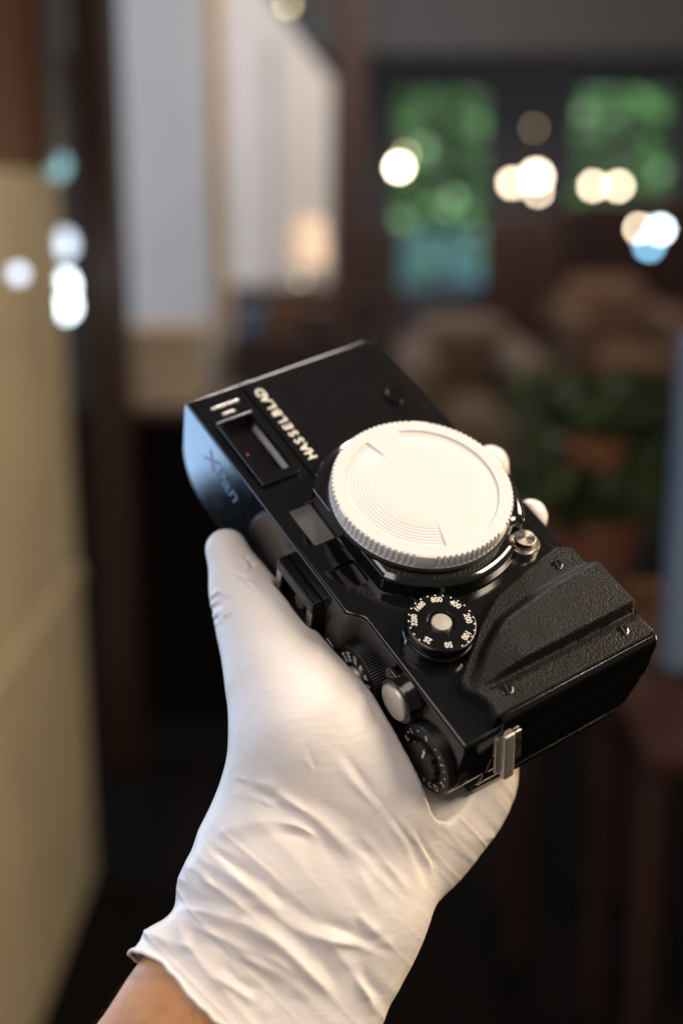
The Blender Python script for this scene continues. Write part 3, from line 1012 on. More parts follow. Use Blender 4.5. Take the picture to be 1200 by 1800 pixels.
# soft random drape, stronger towards the cuff
def vnoise(p, seed):
    r = np.random.default_rng(seed)
    out = np.zeros(len(p))
    for _ in range(22):
        k = r.normal(size=3); k /= np.linalg.norm(k)
        out += np.sin(p @ k * r.uniform(0.7, 1.3) + r.uniform(0, 6.28))
    return out / 4.5
cuffd = np.clip(1 - (-(gv - CUT_P) @ CUT_N) / 95.0, 0, 1)
q = gv - P(535, 1580, 404)
along = q @ _axis
stretch = q - 0.55 * along[:, None] * _axis
wr = vnoise(stretch * 0.16, 3)
ridged = 1 - np.abs(vnoise(stretch * 0.13 + 40, 8))
disp += cuffd ** 1.3 * (0.55 * wr + 0.45 * np.clip(ridged, -1, 1) - 0.2)
# long fine creases running down and across the wrist
cs = (uv - (560, 1600)) * mmpx[:, None]
dirn = np.array([0.74, 0.67]); prp = np.array([-0.67, 0.74])
tt = cs @ dirn; ss = cs @ prp
wq = np.stack([tt, ss, gv[:, 2] - 400], 1)
warp = vnoise(wq * 0.07, 21)
s3 = np.stack([tt * 0.035, ss * 0.30 + 1.1 * warp, (gv[:, 2] - 400) * 0.05], 1)
rg = np.clip(1 - 1.5 * np.abs(vnoise(s3, 31)), 0, 1) ** 1.6
s4 = np.stack([tt * 0.05, ss * 0.75 + 1.6 * warp + 9, (gv[:, 2] - 400) * 0.05], 1)
rg2 = np.clip(1 - 1.6 * np.abs(vnoise(s4, 33)), 0, 1) ** 1.5
wm = np.clip((uv[:, 1] + 0.15 * (uv[:, 0] - 500) - 1395) / 120, 0, 1)
wm = wm * wm * (3 - 2 * wm) * facing
wm *= 0.55 + 0.45 * np.clip(vnoise(wq * 0.05 + 7, 17), -1, 1)
disp += wm * (1.15 * rg + 0.7 * rg2 - 0.42)
disp += 0.12 * vnoise(gv * 0.22, 5) * (0.4 + cuffd)
# the cuff opens a little and its rim is uneven
rimd = np.clip(1 + cut_w(gv) / 16.0, 0, 1)
disp += (1.6 + 2.0 * np.clip((300 - uv[:, 0]) / 60, 0, 1)) * rimd ** 2 + 0.8 * rimd * vnoise(gv * 0.10, 12)
cw = cut_w(gv)
lm = np.clip((420 - uv[:, 0]) / 150, 0, 1)
disp += lm * (2.4 * np.exp(-((cw + 7.5) / 5.0) ** 2) - 1.2 * np.exp(-((cw + 17) / 4.5) ** 2) + 1.2 * np.exp(-((cw + 27) / 5.0) ** 2) - 0.8 * np.exp(-((cw + 36) / 4.0) ** 2)) * (0.75 + 0.35 * vnoise(gv * 0.12, 44))
cam_clear = in_camera(gv.astype(np.float32))
disp = np.where(cam_clear < 1.5, np.minimum(disp, 0.0), disp)
gv = gv + gn * disp[:, None]
gv = relax(gv, gq, 1, 0.3)

ARM_BASE = EYE + VIEW @ (F1 + F2) * 0.0005
person = empty('person', ARM_BASE.tolist())
tag(person, 'left hand and forearm in a white rubber glove gripping the black film camera', 'person')
def to_root(v): return (EYE + v @ VIEW.T * 0.001) - ARM_BASE

glove = link('glove', mesh_np('glove', to_root(gv), gq), M['glove'], person, 179)
glove['label'] = 'white disposable glove wrinkled at the wrist'

# rolled bead along the open cuff
e = np.sort(np.concatenate([gq[:, [0, 1]], gq[:, [1, 2]], gq[:, [2, 3]], gq[:, [3, 0]]]), 1)
ue, cn = np.unique(e, axis=0, return_counts=True)
be = ue[cn == 1]
nb = {}
for a, b_ in be:
    nb.setdefault(a, []).append(b_); nb.setdefault(b_, []).append(a)
loops, seen = [], set()
for s0 in nb:
    if s0 in seen: continue
    lp = [s0]; seen.add(s0); cur = s0
    while True:
        nx = [k for k in nb[cur] if k not in seen]
        if not nx: break
        cur = nx[0]; seen.add(cur); lp.append(cur)
    loops.append(lp)
lp = max(loops, key=len)
path = gv[lp]
for _ in range(14):
    path = 0.5 * path + 0.25 * (np.roll(path, 1, 0) + np.roll(path, -1, 0))
path = path[::3]
cen = path.mean(0)
vs, fs = [], []
nS, nP = 8, len(path)
tang = np.roll(path, -1, 0) - np.roll(path, 1, 0); tang /= np.linalg.norm(tang, axis=1)[:, None]
rdir = path - cen; rdir -= (rdir * tang).sum(1)[:, None] * tang; rdir /= np.linalg.norm(rdir, axis=1)[:, None]
bdir = np.cross(tang, rdir)
ringv = np.concatenate([path + 0.75 * (math.cos(t) * rdir + math.sin(t) * bdir) for t in np.linspace(0, 2 * math.pi, nS, endpoint=False)])
qd = np.array([(s * nP + k, s * nP + (k + 1) % nP, ((s + 1) % nS) * nP + (k + 1) % nP, ((s + 1) % nS) * nP + k) for s in range(nS) for k in range(nP)])
link('cuff_bead', mesh_np('cuff_bead', to_root(ringv), qd), M['glove'], glove, 179)

# the body inside: one continuous arm and hand, a little thinner than the glove
LIMBS_ARM = [(F1, F1b, 22.0, 26.0, 12), (F2, F2b, 23.0, 29.0, 12), (P(420, 1800, 389), P(240, 2120, 375), 21.0, 27.0, 12)]
def arm_f(p):
    d = hand_sdf(p, -4.2, 0.8)
    for a, b_, ra, rb, k in LIMBS_ARM:
        d = smin(d, capsule(p, a, b_, ra - 1.6, rb - 1.6), k)
    return d
allp2 = np.array([F1b, F2b])
lo2 = np.minimum(lo, allp2.min(0) - 36); hi2 = np.maximum(hi, allp2.max(0) + 36)
av, aq = surface_nets(arm_f, lo2, hi2, 2.6)
av = relax(av, aq, 3, 0.5)
body = link('arm', mesh_np('arm', to_root(av), aq), M['skin'], person, 179)
body['label'] = 'tanned bare forearm below the glove cuff'

# arm hair: fine tapered strands on the bare part
an = normals(av, aq)
uva = np.stack([600 + FPX * av[:, 0] / av[:, 2], 900 + FPX * av[:, 1] / av[:, 2]], 1)
cand = np.where(((av - CUT_P) @ CUT_N > 1) & (uva[:, 1] < 1900))[0]
vs, fs = [], []
for i in RNG.choice(cand, 420):
    p0 = av[i] + RNG.normal(size=3) * 1.0
    p0 -= an[i] * 0.4
    d = 0.75 * _axis + 0.55 * an[i] + RNG.normal(size=3) * 0.25
    d /= np.linalg.norm(d)
    L = RNG.uniform(3, 6)
    sd1 = np.cross(d, an[i]); sd1 /= np.linalg.norm(sd1) + 1e-9
    sd2 = np.cross(d, sd1)
    k0 = len(vs)
    for j, (t, r_) in enumerate(((0, 0.03), (0.5, 0.024), (1, 0.006))):
        c_ = p0 + d * L * t - an[i] * 1.2 * t * t
        for a in range(3):
            vs.append(c_ + r_ * (math.cos(a * 2.094) * sd1 + math.sin(a * 2.094) * sd2))
    for j in range(2):
        for a in range(3):
            a2 = (a + 1) % 3
            fs.append((k0 + j * 3 + a, k0 + j * 3 + a2, k0 + j * 3 + 3 + a2, k0 + j * 3 + 3 + a))
hr = link('arm_hair', mesh_np('arm_hair', to_root(np.array(vs)), np.array(fs)), M['hair'], person, 179)
hr['kind'] = 'stuff'

# ------------------------------------------------------------------ the shop behind, far out of focus
def at(u, v, Y):
    d = RIGHT * (u - 600) / FPX + DOWN * (v - 900) / FPX + FWD
    return EYE + d * (Y / d[1])

M['plaster'] = mat('white_plaster', (0.66, 0.66, 0.68), 0.7, var=0.06, scale=3)
M['grey_wall'] = mat('grey_wall_paint', (0.085, 0.085, 0.092), 0.7, var=0.1, scale=2)
M['dark_wood'] = mat('dark_red_brown_wood', (0.045, 0.018, 0.014), 0.35, var=0.35, scale=6, mapping=(1, 1, 0.15))
M['red_wood'] = mat('red_brown_wood', (0.026, 0.008, 0.005), 0.6, var=0.35, scale=6, mapping=(1, 1, 0.15))
M['amber_wood'] = mat('amber_brown_wood', (0.15, 0.06, 0.022), 0.5, var=0.35, scale=7, mapping=(1, 1, 0.15))
M['cream'] = mat('cream_paint', (0.62, 0.53, 0.35), 0.5, var=0.1, scale=5)
M['card'] = mat('cream_cardboard', (0.60, 0.46, 0.32), 0.7, var=0.1, scale=9)
M['beige'] = mat('beige_upholstery', (0.15, 0.10, 0.07), 0.9, var=0.2, scale=12, bumpd=0.001, bscale=300)
M['brown_fab'] = mat('brown_upholstery', (0.095, 0.05, 0.028), 0.85, var=0.2, scale=12, bumpd=0.001, bscale=300)
M['floor'] = mat('dark_wood_floor', (0.004, 0.0028, 0.0024), 0.7, spec=0.08, var=0.4, scale=3, mapping=(4, 0.4, 1))
M['steel'] = mat('blue_grey_painted_metal', (0.10, 0.14, 0.21), 0.4, var=0.1, scale=6)
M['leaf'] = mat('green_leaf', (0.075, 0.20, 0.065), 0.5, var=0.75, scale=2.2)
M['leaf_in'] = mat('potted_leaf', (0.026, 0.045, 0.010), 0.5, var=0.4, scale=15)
M['petal'] = mat('orange_petal', (0.17, 0.055, 0.018), 0.6, var=0.3, scale=30)
M['pot'] = mat('terracotta', (0.12, 0.04, 0.02), 0.7, var=0.2, scale=20)
M['blue_wall'] = mat('pale_blue_paint', (0.10, 0.24, 0.33), 0.6, var=0.6, scale=2.2)
M['pane'] = None
m, nt, b = new_mat('window_glass')
b.inputs['Base Color'].default_value = (0.95, 0.97, 0.97, 1)
b.inputs['Roughness'].default_value = 0.02
b.inputs['Transmission Weight'].default_value = 1.0
b.inputs['IOR'].default_value = 1.05
n = noise(nt, 3, 2); bump(nt, b, n.outputs[0], 0.1, 0.001)
M['pane'] = m
M['bulb'] = glow('warm_bulb', (1.0, 0.86, 0.62), 40)
M['bulb_soft'] = glow('soft_warm_bulb', (1.0, 0.80, 0.58), 26)
M['bulb_dim'] = glow('dim_amber_bulb', (0.90, 0.72, 0.42), 8)
M['glint_cool'] = glow('cool_white_glint', (0.78, 0.92, 1.0), 9)  # this and the next two glow in place of window reflections
M['glint_cool2'] = glow('cool_white_glint_dim', (0.62, 0.74, 0.88), 2.6)
M['glint_teal'] = glow('teal_glint', (0.30, 0.60, 0.68), 1.4)
M['bulb_right'] = glow('cool_far_bulb', (0.75, 0.86, 1.0), 30)
M['bulb_blue'] = glow('blue_far_bulb', (0.25, 0.55, 0.80), 14)
M['shade'] = glow('lit_lampshade', (1.0, 0.74, 0.52), 0.6)
M['brass'] = mat('aged_brass', (0.35, 0.24, 0.10), 0.35, 1.0, var=0.15, scale=40)

def wbox(name, lo, hi, m, parent=None, bev=0.01, seg=2):
    """box in world metres, its origin at the middle of its foot (or in its parent's frame)"""
    lo, hi = np.array(lo, float), np.array(hi, float)
    o = bm_obj(name, box_bm(lo, hi, bev, seg), m, None, 1.0)
    if parent is not None:
        o.parent = parent
        o.matrix_parent_inverse = Matrix.Translation(parent.location).inverted()
    return o

def struct(o): o['kind'] = 'structure'; return o

struct(wbox('floor', (-6, -1, -0.05), (6, 14, 0.0), M['floor'], None, 0))

# far wall with two window openings
YW = 9.0
w1 = (at(690, 150, YW)[0], at(866, 150, YW)[0]); w2 = (at(1008, 150, YW)[0], at(1196, 150, YW)[0])
zt, zb_ = at(780, 148, YW)[2], at(780, 515, YW)[2]
bmw = bmesh.new()
for lo, hi in (((-4.5, YW, 0), (w1[0], YW + .2, 3.2)), ((w1[1], YW, 0), (w2[0], YW + .2, 3.2)), ((w2[1], YW, 0), (5, YW + .2, 3.2)),
               ((w1[0], YW, zt), (w1[1], YW + .2, 3.2)), ((w2[0], YW, zt), (w2[1], YW + .2, 3.2)),
               ((w1[0], YW, 0), (w1[1], YW + .2, zb_)), ((w2[0], YW, 0), (w2[1], YW + .2, zb_))):
    box_bm(lo, hi, 0, 1, bmw)
struct(bm_obj('back_wall', bmw, M['grey_wall'], None, 1.0))
struct(wbox('ceiling_beam', (-4.5, 7.2, at(800, 95, 7.2)[2]), (5, 7.6, at(800, -60, 7.2)[2]), M['grey_wall'], None, 0.02))

for (x0, x1), lab in ((w1, 'narrow garden window between the white pilaster and the lamps'), (w2, 'narrow garden window at the right edge behind the lamps')):
    r = empty('window', ((x0 + x1) / 2, YW + .1, zb_))
    tag(r, lab, 'window', 'garden windows')
    bmf = bmesh.new()
    f = 0.035
    for lo, hi in (((x0, YW + .05, zb_), (x0 + f, YW + .15, zt)), ((x1 - f, YW + .05, zb_), (x1, YW + .15, zt)), ((x0 + f, YW + .05, zb_), (x1 - f, YW + .15, zb_ + f)), ((x0 + f, YW + .05, zt - f), (x1 - f, YW + .15, zt))):
        box_bm(lo, hi, 0, 1, bmf)
    fo = bm_obj('frame', bmf, M['grey_wall'], None, 1.0)
    fo.parent = r; fo.matrix_parent_inverse = Matrix.Translation(r.location).inverted()
    nx, nz = 2, 4
    for i in range(1, nx):
        x = x0 + (x1 - x0) * i / nx
        wbox('muntin', (x - .012, YW + .08, zb_ + f), (x + .012, YW + .12, zt - f), M['grey_wall'], r, 0)
    for j in range(1, nz):
        z = zb_ + (zt - zb_) * j / nz
        wbox('muntin', (x0 + f, YW + .083, z - .012), (x1 - f, YW + .117, z + .012), M['grey_wall'], r, 0)
    for i in range(nx):
        for j in range(nz):
            wbox('pane', (x0 + f + (x1 - x0 - 2 * f) * i / nx, YW + .096, zb_ + f + (zt - zb_ - 2 * f) * j / nz), (x0 + f + (x1 - x0 - 2 * f) * (i + 1) / nx, YW + .102, zb_ + f + (zt - zb_ - 2 * f) * (j + 1) / nz), M['pane'], r, 0)

# garden beyond the windows
def leaves(name, n, lo, hi, size, m, parent=None, seed=1):
    r = np.random.default_rng(seed)
    c = r.uniform(lo, hi, (n, 3))
    a = r.normal(size=(n, 3)); a /= np.linalg.norm(a, axis=1)[:, None]
    b_ = np.cross(a, r.normal(size=(n, 3))); b_ /= np.linalg.norm(b_, axis=1)[:, None]
    s = size * r.uniform(0.6, 1.3, (n, 1))
    v = np.stack([c - a * s, c + b_ * s * .4, c + a * s, c - b_ * s * .4], 1).reshape(-1, 3)
    q = np.arange(4 * n).reshape(n, 4)
    return link(name, mesh_np(name, v, q), m, parent, None)
hd = leaves('hedge', 5200, (-1.0, 11.0, 1.1), (4.2, 11.9, 3.4), 0.10, M['leaf'])
tag(hd, 'bright green leafy hedge seen through the garden windows', 'hedge', kind='stuff')
sh = leaves('shrub', 420, (-0.6, 10.4, 0.6), (3.8, 10.8, 1.5), 0.09, M['leaf'], None, 14)
tag(sh, 'loose low shrubs before the blue garden wall outside', 'shrub', kind='stuff')
struct(wbox('garden_ground', (-3, 9.3, -0.06), (6, 13, -0.02), M['pot'], None, 0))
gw = wbox('garden_wall', (-1.2, 10.9, -0.02), (4.4, 11.0, 1.16), M['blue_wall'])
tag(gw, 'pale blue garden wall below the hedge outside the windows', 'wall')

# white pilasters and dark posts
Yc = 4.6
c0, c1 = at(222, 300, Yc)[0], at(392, 300, Yc)[0]
col1 = empty('white_pilaster', ((c0 + c1) / 2, Yc, 0))
tag(col1, 'tall white pilaster beside the dark wooden post', 'pilaster')
wbox('shaft', (c0, Yc, 0.0), (c1 - 0.05, Yc + .28, 2.9), M['plaster'], col1, 0.015)
wbox('edge_strip', (c1 - 0.05, Yc + .03, 0.0), (c1, Yc + .25, 2.9), M['card'], col1, 0.008)
Yp = 5.2
pa = [at(402, 500, Yp), at(578, 500, Yp), at(582, 140, Yp), at(520, 60, Yp), at(430, -70, Yp), at(395, -70, Yp)]
pts = [(p[0], p[2]) for p in pa]
k = len(pts)
vs = [(x, Yp, z) for x, z in pts] + [(x, Yp + .12, z) for x, z in pts]
fs = [tuple(range(k)), tuple(range(k, 2 * k))[::-1]] + [(i, (i + 1) % k, k + (i + 1) % k, k + i) for i in range(k)]
pw = obj('stair_wall', vs, fs, M['plaster'], None, 1.0)
tag(pw, 'white wall panel with a sloping upper edge right of the pilaster', 'wall')
xm = at(492, 300, Yp)[0]
wbox('panel_moulding', (xm - .015, Yp - .02, at(492, 480, Yp)[2]), (xm + .015, Yp - 0.001, at(492, 60, Yp)[2]), M['plaster'], pw, 0.004)
wb = wbox('base_shelf', (at(398, 500, Yp)[0], Yp - .2, 0), (at(590, 500, Yp)[0], Yp + .2, at(500, 503, Yp)[2]), M['dark_wood'])
tag(wb, 'dark low cupboard under the white sloping wall panel', 'cupboard')

Yd = 3.0
dp = wbox('door_post', (at(132, 300, Yd)[0], Yd, 0), (at(208, 300, Yd)[0], Yd + .1, 2.6), M['dark_wood'])
tag(dp, 'dark wooden door post between the cream cabinet and the white pilaster', 'post')
cas = wbox('post', (at(588, 300, 6.0)[0], 6.0, 0), (at(640, 300, 6.0)[0], 6.12, 2.7), M['dark_wood'])
tag(cas, 'dark brown post between the white wall panel and the windows', 'post')

# cream cabinet on the left with a wooden cabinet on it
XL = -0.545
cab = empty('cream_cabinet', (XL - .2, 2.05, 0))
tag(cab, 'cream painted tall cabinet along the left edge with a waist moulding', 'cabinet')
zm = 0.70
wbox('lower_panel', (XL - .40, 1.70, 0.0), (XL, 2.50, zm - 0.02), M['cream'], cab, 0.006)
wbox('waist_moulding', (XL - .40, 1.70, zm - 0.019), (XL + 0.004, 2.504, zm + 0.014), M['cream'], cab, 0.004)
wbox('upper_panel', (XL - .40, 1.70, zm + 0.015), (XL - 0.003, 2.497, 1.50), M['cream'], cab, 0.006)
up = empty('wooden_hutch', (XL - .2, 2.1, 1.502))
tag(up, 'brown wooden hutch standing on top of the cream cabinet', 'hutch')
wbox('case', (XL - .40, 1.75, 1.502), (XL - 0.02, 2.62, 2.4), M['amber_wood'], up, 0.006)
wbox('door_stile', (XL - .019, 2.45, 1.51), (XL - 0.004, 2.60, 2.39), M['dark_wood'], up, 0.003)

# dark counter with a pale box on it
Yk = 3.4
zk = at(300, 722, Yk)[2]
ctr = empty('counter', (at(290, 722, Yk)[0], Yk, 0))
tag(ctr, 'black brown counter behind the hand on the left', 'counter')
wbox('carcass', (at(150, 722, Yk)[0], Yk, 0), (at(415, 722, Yk)[0], Yk + .45, zk - .03), M['floor'], ctr, 0.01)
wbox('worktop', (at(148, 722, Yk)[0], Yk - .02, zk - .029), (at(418, 722, Yk)[0], Yk + .47, zk), M['dark_wood'], ctr, 0.006)
bx_ = empty('box', (at(270, 700, Yk)[0], Yk + .1, zk))
tag(bx_, 'pale cream carton standing on the dark counter', 'box')
zbx = at(270, 578, Yk + .05)[2]
wbox('carton', (at(198, 700, Yk)[0], Yk + .05, zk + .001), (at(348, 700, Yk)[0], Yk + .30, zbx - .03), M['card'], bx_, 0.006)
wbox('lid', (at(196, 700, Yk)[0], Yk + .045, zbx - .03), (at(350, 700, Yk)[0], Yk + .305, zbx), M['card'], bx_, 0.006)

# red-brown display furniture in the middle
def cabinet(name, u0, u1, v0, v1, Y, m, lab, doors=2):
    x0, x1, z1 = at(u0, v0, Y)[0], at(u1, v0, Y)[0], at(u0, v0, Y)[2]
    r = empty(name, ((x0 + x1) / 2, Y, 0))
    tag(r, lab, 'cabinet')
    wbox('carcass', (x0, Y, 0), (x1, Y + .4, z1), m, r, 0.01)
    for i in range(doors):
        a, b_ = x0 + (x1 - x0) * i / doors + .01, x0 + (x1 - x0) * (i + 1) / doors - .01
        d = wbox('door', (a, Y - .02, .06), (b_, Y - .001, z1 - .04), m, r, 0.006)
    return r
cabinet('cabinet', 640, 705, 395, 700, 7.0, M['red_wood'], 'narrow red brown cabinet left of the first garden window', 1)
cabinet('display_cabinet', 860, 985, 372, 640, 7.4, M['dark_wood'], 'dark brown cabinet between the two garden windows', 2)
cabinet('sideboard', 408, 690, 592, 720, 4.4, M['red_wood'], 'low red brown sideboard behind the camera', 3)
cabinet('shelf_unit', 985, 1230, 352, 640, 8.2, M['dark_wood'], 'wide dark cabinet covering the lower half of the right garden window', 3)
for i, (u, v, w_, h_, mm, lab) in enumerate(((440, 565, 50, 40, 'steel', 'grey tin at the left end of the sideboard'), (500, 560, 40, 48, 'amber_wood', 'amber box on the sideboard left of middle'),
                                            (560, 566, 55, 36, 'dark_wood', 'dark box on the middle of the sideboard'), (640, 552, 46, 58, 'red_wood', 'red brown box at the right end of the sideboard'))):
    x0, x1 = at(u - w_ / 2, v, 4.45)[0], at(u + w_ / 2, v, 4.45)[0]
    z0 = at(440, 592, 4.4)[2]
    o = wbox('display_box', (x0, 4.45, z0 + .001), (x1, 4.6, z0 + h_ / FPX * 4.45), M[mm], None, 0.01)
    l_ = wbox('lid', (x0 - .004, 4.446, z0 + h_ / FPX * 4.45 + .001), (x1 + .004, 4.604, z0 + h_ / FPX * 4.45 + .02), M[mm], None, 0.003)
    l_.parent = o
    tag(o, lab, 'box', 'boxes on the sideboard')

# upholstered armchairs
def rounded(name, lo, hi, m, parent, bev):
    return wbox(name, lo, hi, m, parent, bev, 4)
def armchair(u0, u1, v_top, v_seat, Y, m, lab):
    x0, x1 = at(u0, v_top, Y)[0], at(u1, v_top, Y)[0]
    zt_, zs = at(u0, v_top, Y)[2], at(u0, v_seat, Y)[2]
    r = empty('armchair', ((x0 + x1) / 2, Y, 0))
    tag(r, lab, 'armchair', 'upholstered armchairs')
    w = x1 - x0
    rounded('backrest', (x0 + .06, Y + .05, zs - .1), (x1 - .06, Y + .25, zt_), m, r, min(.09, w * .2))
    rounded('seat', (x0 + .08, Y - .50, zs - .16), (x1 - .08, Y + .06, zs), m, r, .05)
    rounded('arm', (x0, Y - .5, zs - .2), (x0 + .12, Y + .2, zs + .16), m, r, .05)
    rounded('arm', (x1 - .12, Y - .5, zs - .2), (x1, Y + .2, zs + .16), m, r, .05)
    for dx in (x0 + .04, x1 - .08):
        for dy in (Y - .46, Y + .14):
            wbox('leg', (dx, dy, 0), (dx + .04, dy + .04, zs - .19), M['dark_wood'], r, 0.004)
armchair(700, 945, 560, 690, 3.9, M['beige'], 'beige upholstered armchair right of the camera, the nearer one')
armchair(965, 1180, 488, 600, 5.2, M['brown_fab'], 'brown upholstered armchair farther back at the right')

# potted plant
Yq = 2.3
pc = at(1035, 800, Yq)
pl = empty('potted_plant', (pc[0], Yq, 0))
tag(pl, 'leafy potted plant with orange flowers right of the cap', 'plant')
def put(o, parent):
    o.parent = parent; o.matrix_parent_inverse = Matrix.Translation(parent.location).inverted(); return o
pz = at(1035, 905, Yq)[2]
vs, fs = [], []
NP_ = 32
profp = [(0.07, pz - .26), (0.10, pz - .02), (0.112, pz - .02), (0.112, pz), (0.098, pz), (0.09, pz - .03)]
for r_, z in profp:
    for k in range(NP_):
        a = 2 * math.pi * k / NP_
        vs.append((pc[0] + r_ * math.cos(a), Yq + r_ * math.sin(a), z))
for i in range(len(profp) - 1):
    for k in range(NP_):
        fs.append((i * NP_ + k, i * NP_ + (k + 1) % NP_, (i + 1) * NP_ + (k + 1) % NP_, (i + 1) * NP_ + k))
fs.append(list(range(NP_))[::-1]); fs.append([(len(profp) - 1) * NP_ + k for k in range(NP_)])
put(obj('pot', vs, fs, M['pot'], None, 1.0), pl)
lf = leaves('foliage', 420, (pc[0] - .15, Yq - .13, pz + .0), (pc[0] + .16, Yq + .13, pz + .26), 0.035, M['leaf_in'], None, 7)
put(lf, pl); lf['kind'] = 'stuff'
fl = leaves('blossom', 60, (pc[0] - .06, Yq - .14, pz + .11), (pc[0] + .03, Yq - .06, pz + .16), 0.02, M['petal'], None, 9)
put(fl, pl); fl['kind'] = 'stuff'
st = empty('plant_stand', (pc[0], Yq, 0))
tag(st, 'dark wooden stool under the potted plant', 'stool')
wbox('top', (pc[0] - .17, Yq - .17, pz - .30), (pc[0] + .17, Yq + .17, pz - .265), M['red_wood'], st, 0.008)
for dx in (-.14, .10):
    for dy in (-.14, .10):
        wbox('leg', (pc[0] + dx, Yq + dy, 0), (pc[0] + dx + .04, Yq + dy + .04, pz - .301), M['red_wood'], st, 0.004)

# blue grey door edge at the right, wooden chair low at the right
Yr = 1.35
de = wbox('panel', (at(1210, 600, Yr)[0], Yr, at(1188, 1180, Yr)[2]), (at(1290, 600, Yr)[0], Yr + .04, at(1186, 592, Yr)[2]), M['steel'], None, 0.004)
tag(de, 'blue grey upright panel cut off by the right edge of the picture', 'panel')
Yt = 2.0
ch = empty('wooden_chair', (at(1120, 1200, Yt)[0], Yt, 0))
tag(ch, 'red brown wooden chair in the shade at the lower right', 'chair')
x0, x1 = at(1060, 1150, Yt)[0], at(1200, 1150, Yt)[0]
zs = at(1100, 1180, Yt)[2]
wbox('seat', (x0, Yt - .32, zs - .04), (x1, Yt, zs), M['dark_wood'], ch, 0.01)
for x in (x0, x1 - .03):
    wbox('back_post', (x, Yt + .001, 0), (x + .03, Yt + .035, at(1100, 1010, Yt)[2]), M['red_wood'], ch, 0.005)
    wbox('leg', (x, Yt - .31, 0), (x + .03, Yt - .28, zs - .041), M['red_wood'], ch, 0.005)
for v in (1030, 1080, 1130):
    z = at(1100, v, Yt)[2]
    wbox('slat', (x0 + .031, Yt + .008, z - .025), (x1 - .031, Yt + .026, z), M['amber_wood'], ch, 0.004)

# lamps: a glowing globe in a small brass cap on a stem
def lamp(u, v, Y, r, m, lab, name='pendant_lamp', sx=1.0, group=None, hang=True):
    p = at(u, v, Y)
    L = empty(name, p.tolist())
    tag(L, lab, 'lamp', group)
    vs, fs = [], []
    nA, nB = 24, 12
    for j in range(nB + 1):
        t = math.pi * j / nB
        for k in range(nA):
            a = 2 * math.pi * k / nA
            vs.append((r * sx * math.sin(t) * math.cos(a), r * math.sin(t) * math.sin(a), r * math.cos(t) * (1.08 if t < 1.2 else 1)))
    for j in range(nB):
        for k in range(nA):
            fs.append((j * nA + k, j * nA + (k + 1) % nA, (j + 1) * nA + (k + 1) % nA, (j + 1) * nA + k))
    g = obj('globe', vs, fs, m, L, 1.0, 179)
    s = 1 if hang else -1
    capz = [(0.34 * r, r * .92 * s), (0.42 * r, r * 1.05 * s), (0.40 * r, r * 1.5 * s), (0.12 * r, r * 1.7 * s), (0.06 * r, r * 1.75 * s), (0.06 * r, r * (9 if hang else 4) * s)]
    vs, fs = [], []
    for rr, z in capz:
        for k in range(16):
            a = 2 * math.pi * k / 16
            vs.append((rr * math.cos(a), rr * math.sin(a), z))
    for i in range(len(capz) - 1):
        for k in range(16):
            fs.append((i * 16 + k, i * 16 + (k + 1) % 16, (i + 1) * 16 + (k + 1) % 16, (i + 1) * 16 + k))
    fs.append(list(range(16))); fs.append([(len(capz) - 1) * 16 + k for k in range(16)])
    obj('holder', vs, fs, M['brass'], L, 1.0)
    return L
GL = 'glowing lamps behind'
lamp(701, 294, 6.5, 0.022, M['bulb'], 'brightest white globe lamp left of the first window', group=GL)
lamp(713, 272, 6.8, 0.012, M['bulb_dim'], 'faint globe lamp just above the brightest lamp', group=GL)
lamp(945, 337, 6.2, 0.014, M['bulb_soft'], 'lowest globe lamp of the cluster between the windows', group=GL)
lamp(942, 310, 6.6, 0.030, M['bulb_soft'], 'upper globe lamp of the cluster between the windows', group=GL)
lamp(900, 322, 6.9, 0.020, M['bulb_soft'], 'left globe lamp of the cluster between the windows', group=GL)
lamp(938, 225, 7.0, 0.008, M['bulb_dim'], 'faint lamp high between the two garden windows', group=GL)
lamp(1042, 327, 6.4, 0.017, M['bulb_soft'], 'left lamp of the pair before the right window', group=GL)
lamp(1086, 327, 6.7, 0.018, M['bulb_soft'], 'right lamp of the pair before the right window', group=GL)
lamp(1122, 402, 5.8, 0.014, M['bulb_soft'], 'left lamp of the low pair at the right edge', group=GL)
lamp(1160, 404, 6.1, 0.019, M['bulb_right'], 'right lamp of the low pair at the right edge', group=GL)
lamp(1140, 432, 6.3, 0.022, M['bulb_blue'], 'blue lamp below the low pair at the right edge', group=GL)
lamp(506, 8, 4.6, 0.011, M['bulb_dim'], 'amber lamp at the top edge over the white wall panel', group=GL)
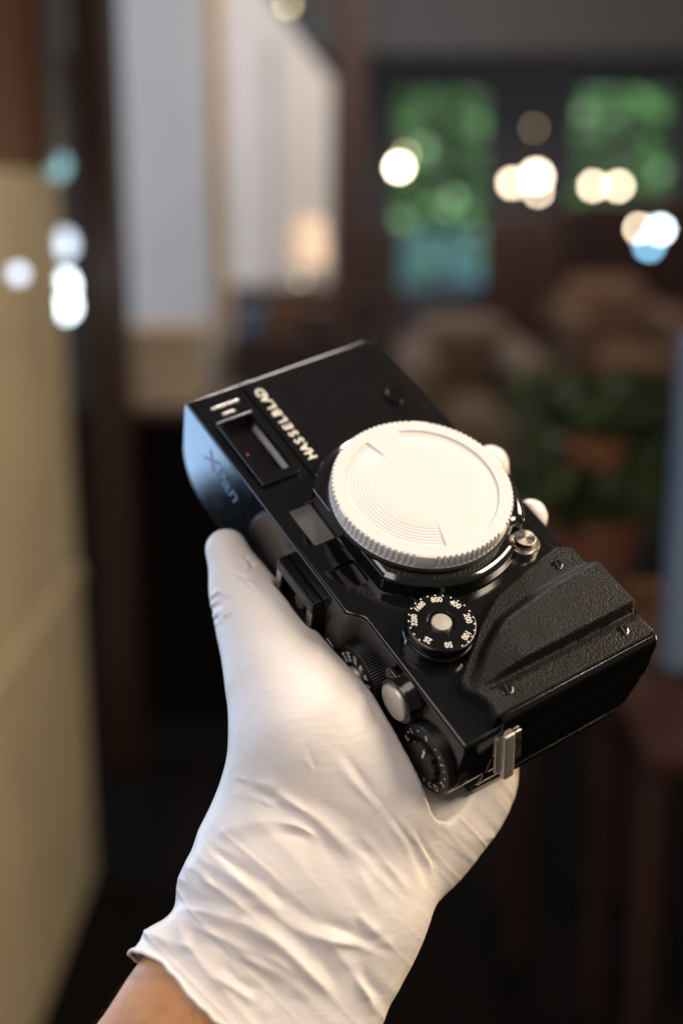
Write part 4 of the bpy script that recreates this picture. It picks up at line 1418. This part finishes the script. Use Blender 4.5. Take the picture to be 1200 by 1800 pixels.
lamp(530, 492, 4.9, 0.006, M['bulb_dim'], 'small amber lamp at the foot of the white wall panel', group=GL)
lamp(108, 430, 2.6, 0.027, M['glint_cool2'], 'upper cool white window glint beside the dark door post', 'window_glint', group=GL)  # from here down, glowing globes stand in for window reflections on glass
lamp(112, 502, 2.62, 0.024, M['glint_cool'], 'middle of three stacked cool white window glints beside the dark door post', 'window_glint', 0.9, group=GL)
lamp(114, 538, 2.58, 0.024, M['glint_cool'], 'lowest and brightest of three cool white window glints beside the dark door post', 'window_glint', 0.9, group=GL)
lamp(33, 482, 1.62, 0.010, M['glint_cool2'], 'small cool window glint before the cream cabinet', 'window_glint', group=GL)
lamp(85, 292, 2.55, 0.028, M['glint_teal'], 'pale teal window glint above the cool white glints', 'window_glint', 1.4, group=GL)
# table lamp with a lit shade by the white panel
p = at(543, 425, 5.0)
tl = empty('table_lamp', (p[0], 5.0, at(543, 503, 5.0)[2]))
tag(tl, 'small table lamp with a glowing peach shade before the white wall panel', 'lamp')
vs, fs = [], []
for rr, v in ((0.075, 465), (0.055, 385), (0.053, 385), (0.073, 465)):
    z = at(543, v, 5.0)[2] - tl.location[2]
    for k in range(28):
        a = 2 * math.pi * k / 28
        vs.append((rr * math.cos(a), rr * math.sin(a), z))
for i in range(4):
    for k in range(28):
        fs.append((i * 28 + k, i * 28 + (k + 1) % 28, ((i + 1) % 4) * 28 + (k + 1) % 28, ((i + 1) % 4) * 28 + k))
obj('lamp_shade', vs, fs, M['shade'], tl, 1.0)
vs, fs = [], []
zt2 = at(543, 440, 5.0)[2] - tl.location[2]
pr = [(0.05, 0.0), (0.05, 0.012), (0.012, 0.02), (0.010, zt2)]
for rr, z in pr:
    for k in range(20):
        a = 2 * math.pi * k / 20
        vs.append((rr * math.cos(a), rr * math.sin(a), z))
for i in range(3):
    for k in range(20):
        fs.append((i * 20 + k, i * 20 + (k + 1) % 20, (i + 1) * 20 + (k + 1) % 20, (i + 1) * 20 + k))
fs.append(list(range(20))); fs.append([60 + k for k in range(20)])
obj('stem', vs, fs, M['brass'], tl, 1.0)
